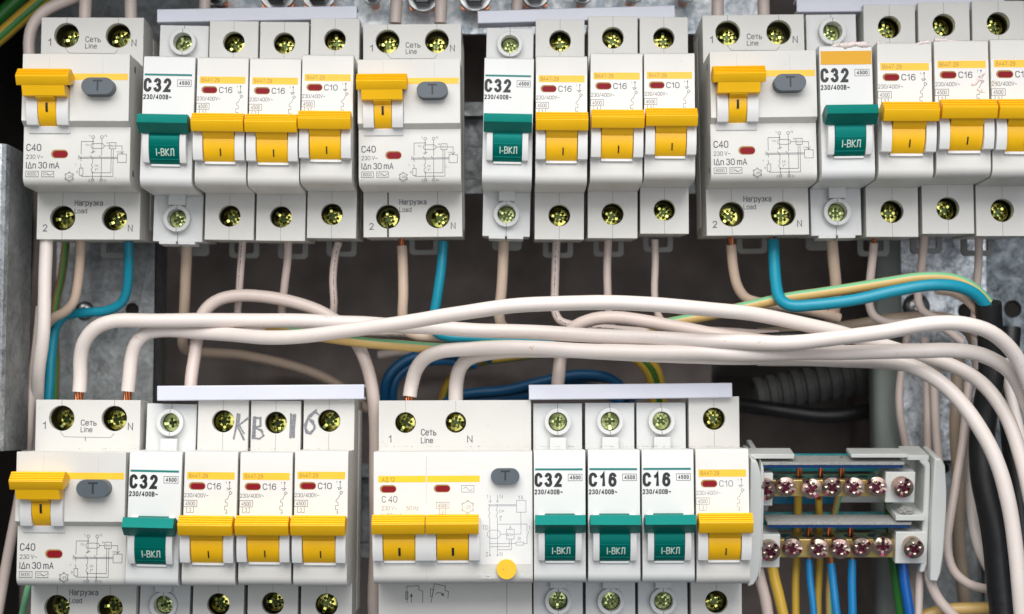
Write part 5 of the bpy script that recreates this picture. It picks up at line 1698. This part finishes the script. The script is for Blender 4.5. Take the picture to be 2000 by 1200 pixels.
for x, y, front in ((1490, 957, -2.2), (1755, 951, -2.2), (1502, 1075, -2.2), (1778, 1068, -2.2), (1531, 953, 0), (1580, 955, 0), (1620, 954, 0), (1662, 954, 0), (1705, 952, 0),
                    (1546, 1072, 0), (1597, 1073, 0), (1638, 1072, 0), (1681, 1071, 0), (1722, 1069, 0)):
    R = 3.6
    g = put("clamp_screw", screw_mesh(R, False, True), blk)
    out_ = random.uniform(3.2, 4.6)
    g.location = (bx(x) * S, (front - out_ - 26) * S, bz(y - 6) * S)
    g.rotation_euler = (random.uniform(-.02, .12), random.uniform(0, 3.14), random.uniform(-.1, .1))
    MB().cyl(0, 0, R * .98, 2.2, out_ + 1, 24).build("screw_barrel", "screw_pink", g)
mb = MB()
for x, y, b_, h_ in ((1562, 938, 0, 5.6), (1604, 938, 0, 5.8), (1645, 938, 0, 7.2), (1585, 1054, 1, 6.0), (1624, 1054, 1, 6.2), (1666, 1054, 1, 6.4)):
    MB().tube([(bx(x), 4.4, bz(y) - 2), (bx(x) + random.uniform(-.2, .3), 4.4, bz(y) + h_ * .6), (bx(x) + random.uniform(-.2, .8), 4.2, bz(y) + h_)], .75, 10).tube([(bx(x) + .8, 4.6, bz(y) - 2), (bx(x) + .9, 4.5, bz(y) + h_ * .8)], .35, 8).build("copper_end", "copper", blk, BO)
# fluff on the side tab
bm = bmesh.new()
bmesh.ops.create_icosphere(bm, subdivisions=4, radius=1.0)
rnd = random.Random(4)
from mathutils import noise
for v in bm.verts:
    d = 1 + .45 * noise.noise(v.co * 3.1) + .3 * noise.noise(v.co * 8)
    v.co = Vector((v.co.x * 2.4 * d, v.co.y * 1.8 * d, max(-.6, v.co.z) * 1.7 * d)) * S
me = bpy.data.meshes.new("dust_clump")
bm.to_mesh(me)
bm.free()
me.materials.append(M["dust"])
o = put("dust_clump", me)
wp = Matrix.Rotation(TILT, 4, 'X') @ Vector((bx(1766), -2.0 - 26, bz(1001)))
o.location = (wp + BB + Vector((0, 0, 1.0))) * S
tag(o, "grey fluffy dust clump lying on the distribution block's side tab", "dust")

TB = "wires under the distribution block"
wire("beige_wire", "beige wire from the block's lower left holder", "wire", [(1478, 1095, 40), (1484, 1130, 40), (1494, 1170, 40), (1506, 1240, 40)], 2.1, "wire_rose", TB)
wire("earth_wire", "thick yellow wire slanting from the block's lower left corner", "wire", [(1506, 1095, 38), (1513, 1130, 38), (1524, 1170, 37), (1540, 1250, 36)], 1.95, "wire_yellow", TB)
wire("earth_wire", "yellow wire passing straight down behind both brass bars", "wire", [(1559, 958, 40), (1558, 1010, 46), (1557, 1090, 48), (1555, 1160, 48), (1554, 1250, 48)], 1.45, "wire_yellow", TB)
wire("earth_wire", "yellow wire with short bare copper top behind the bars' middle", "wire", [(1599, 974, 40), (1600, 1020, 47), (1600, 1100, 49), (1599, 1170, 49), (1598, 1250, 49)], 1.3, "wire_yellow", TB, (3, 0))
wire("earth_wire", "green striped yellow wire slanting behind the bars' right half", "wire", [(1640, 962, 40), (1630, 1005, 47), (1622, 1080, 51), (1620, 1160, 51), (1621, 1250, 51)], 1.25, "wire_gold", TB, pattern="earth", phase=4)
wire("azure_wire", "sky blue wire at left under the lower brass bar", "wire", [(1580, 1092, 40), (1582, 1130, 40), (1587, 1170, 39), (1593, 1250, 38)], 1.3, "wire_azure", TB, (2, 0))
wire("azure_wire", "sky blue wire with bare copper top under the lower brass bar's middle", "wire", [(1623, 1100, 39), (1627, 1135, 39), (1632, 1175, 38), (1640, 1250, 37)], 1.45, "wire_azure", TB, (4, 0))
wire("azure_wire", "sky blue wire hanging straight under the lower brass bar's right half", "wire", [(1664, 1092, 40), (1664, 1135, 40), (1665, 1180, 40), (1665, 1250, 40)], 1.55, "wire_azure", TB, (2, 0))
wire("earth_wire", "dark green wire behind the thick blue one under the block's right end", "wire", [(1736, 960, 46), (1738, 1000, 48), (1743, 1060, 50), (1749, 1120, 50), (1758, 1180, 50), (1766, 1250, 50)], 1.9, "wire_green", TB)
wire("deep_blue_wire", "thick deep blue wire from the block's lower right holder", "wire", [(1763, 1092, 42), (1766, 1130, 42), (1773, 1175, 42), (1784, 1250, 42)], 1.85, "wire_deep_blue", TB)

# specks of plaster dust caught on the step above each front of the lower row
rnd = random.Random(21)
mb = MB()
for i in range(420):
    px = rnd.choice([rnd.uniform(60, 690), rnd.uniform(745, 1450), rnd.uniform(1050, 1450)])
    q = P(px, 880, rnd.uniform(11, 19))
    z = P(px, 880 if px < 700 else 875, 0).z + (1.0 if 0 else .05)
    k = rnd.choice([.12, .16, .2, .2, .3, .42])
    pts = [Vector((rnd.uniform(-1, 1), rnd.uniform(-1, 1), rnd.uniform(0, .9))) * k for _ in range(5)]
    mb.add([tuple(Vector((q.x, q.y, z)) + p) for p in pts], [(0, 1, 2), (0, 2, 3), (0, 3, 4), (1, 2, 4), (2, 3, 4), (0, 1, 4), (1, 3, 4)])
o = mb.build("dust", "dusty_grey", None, smooth=0, fix=False)
tag(o, kind="stuff")
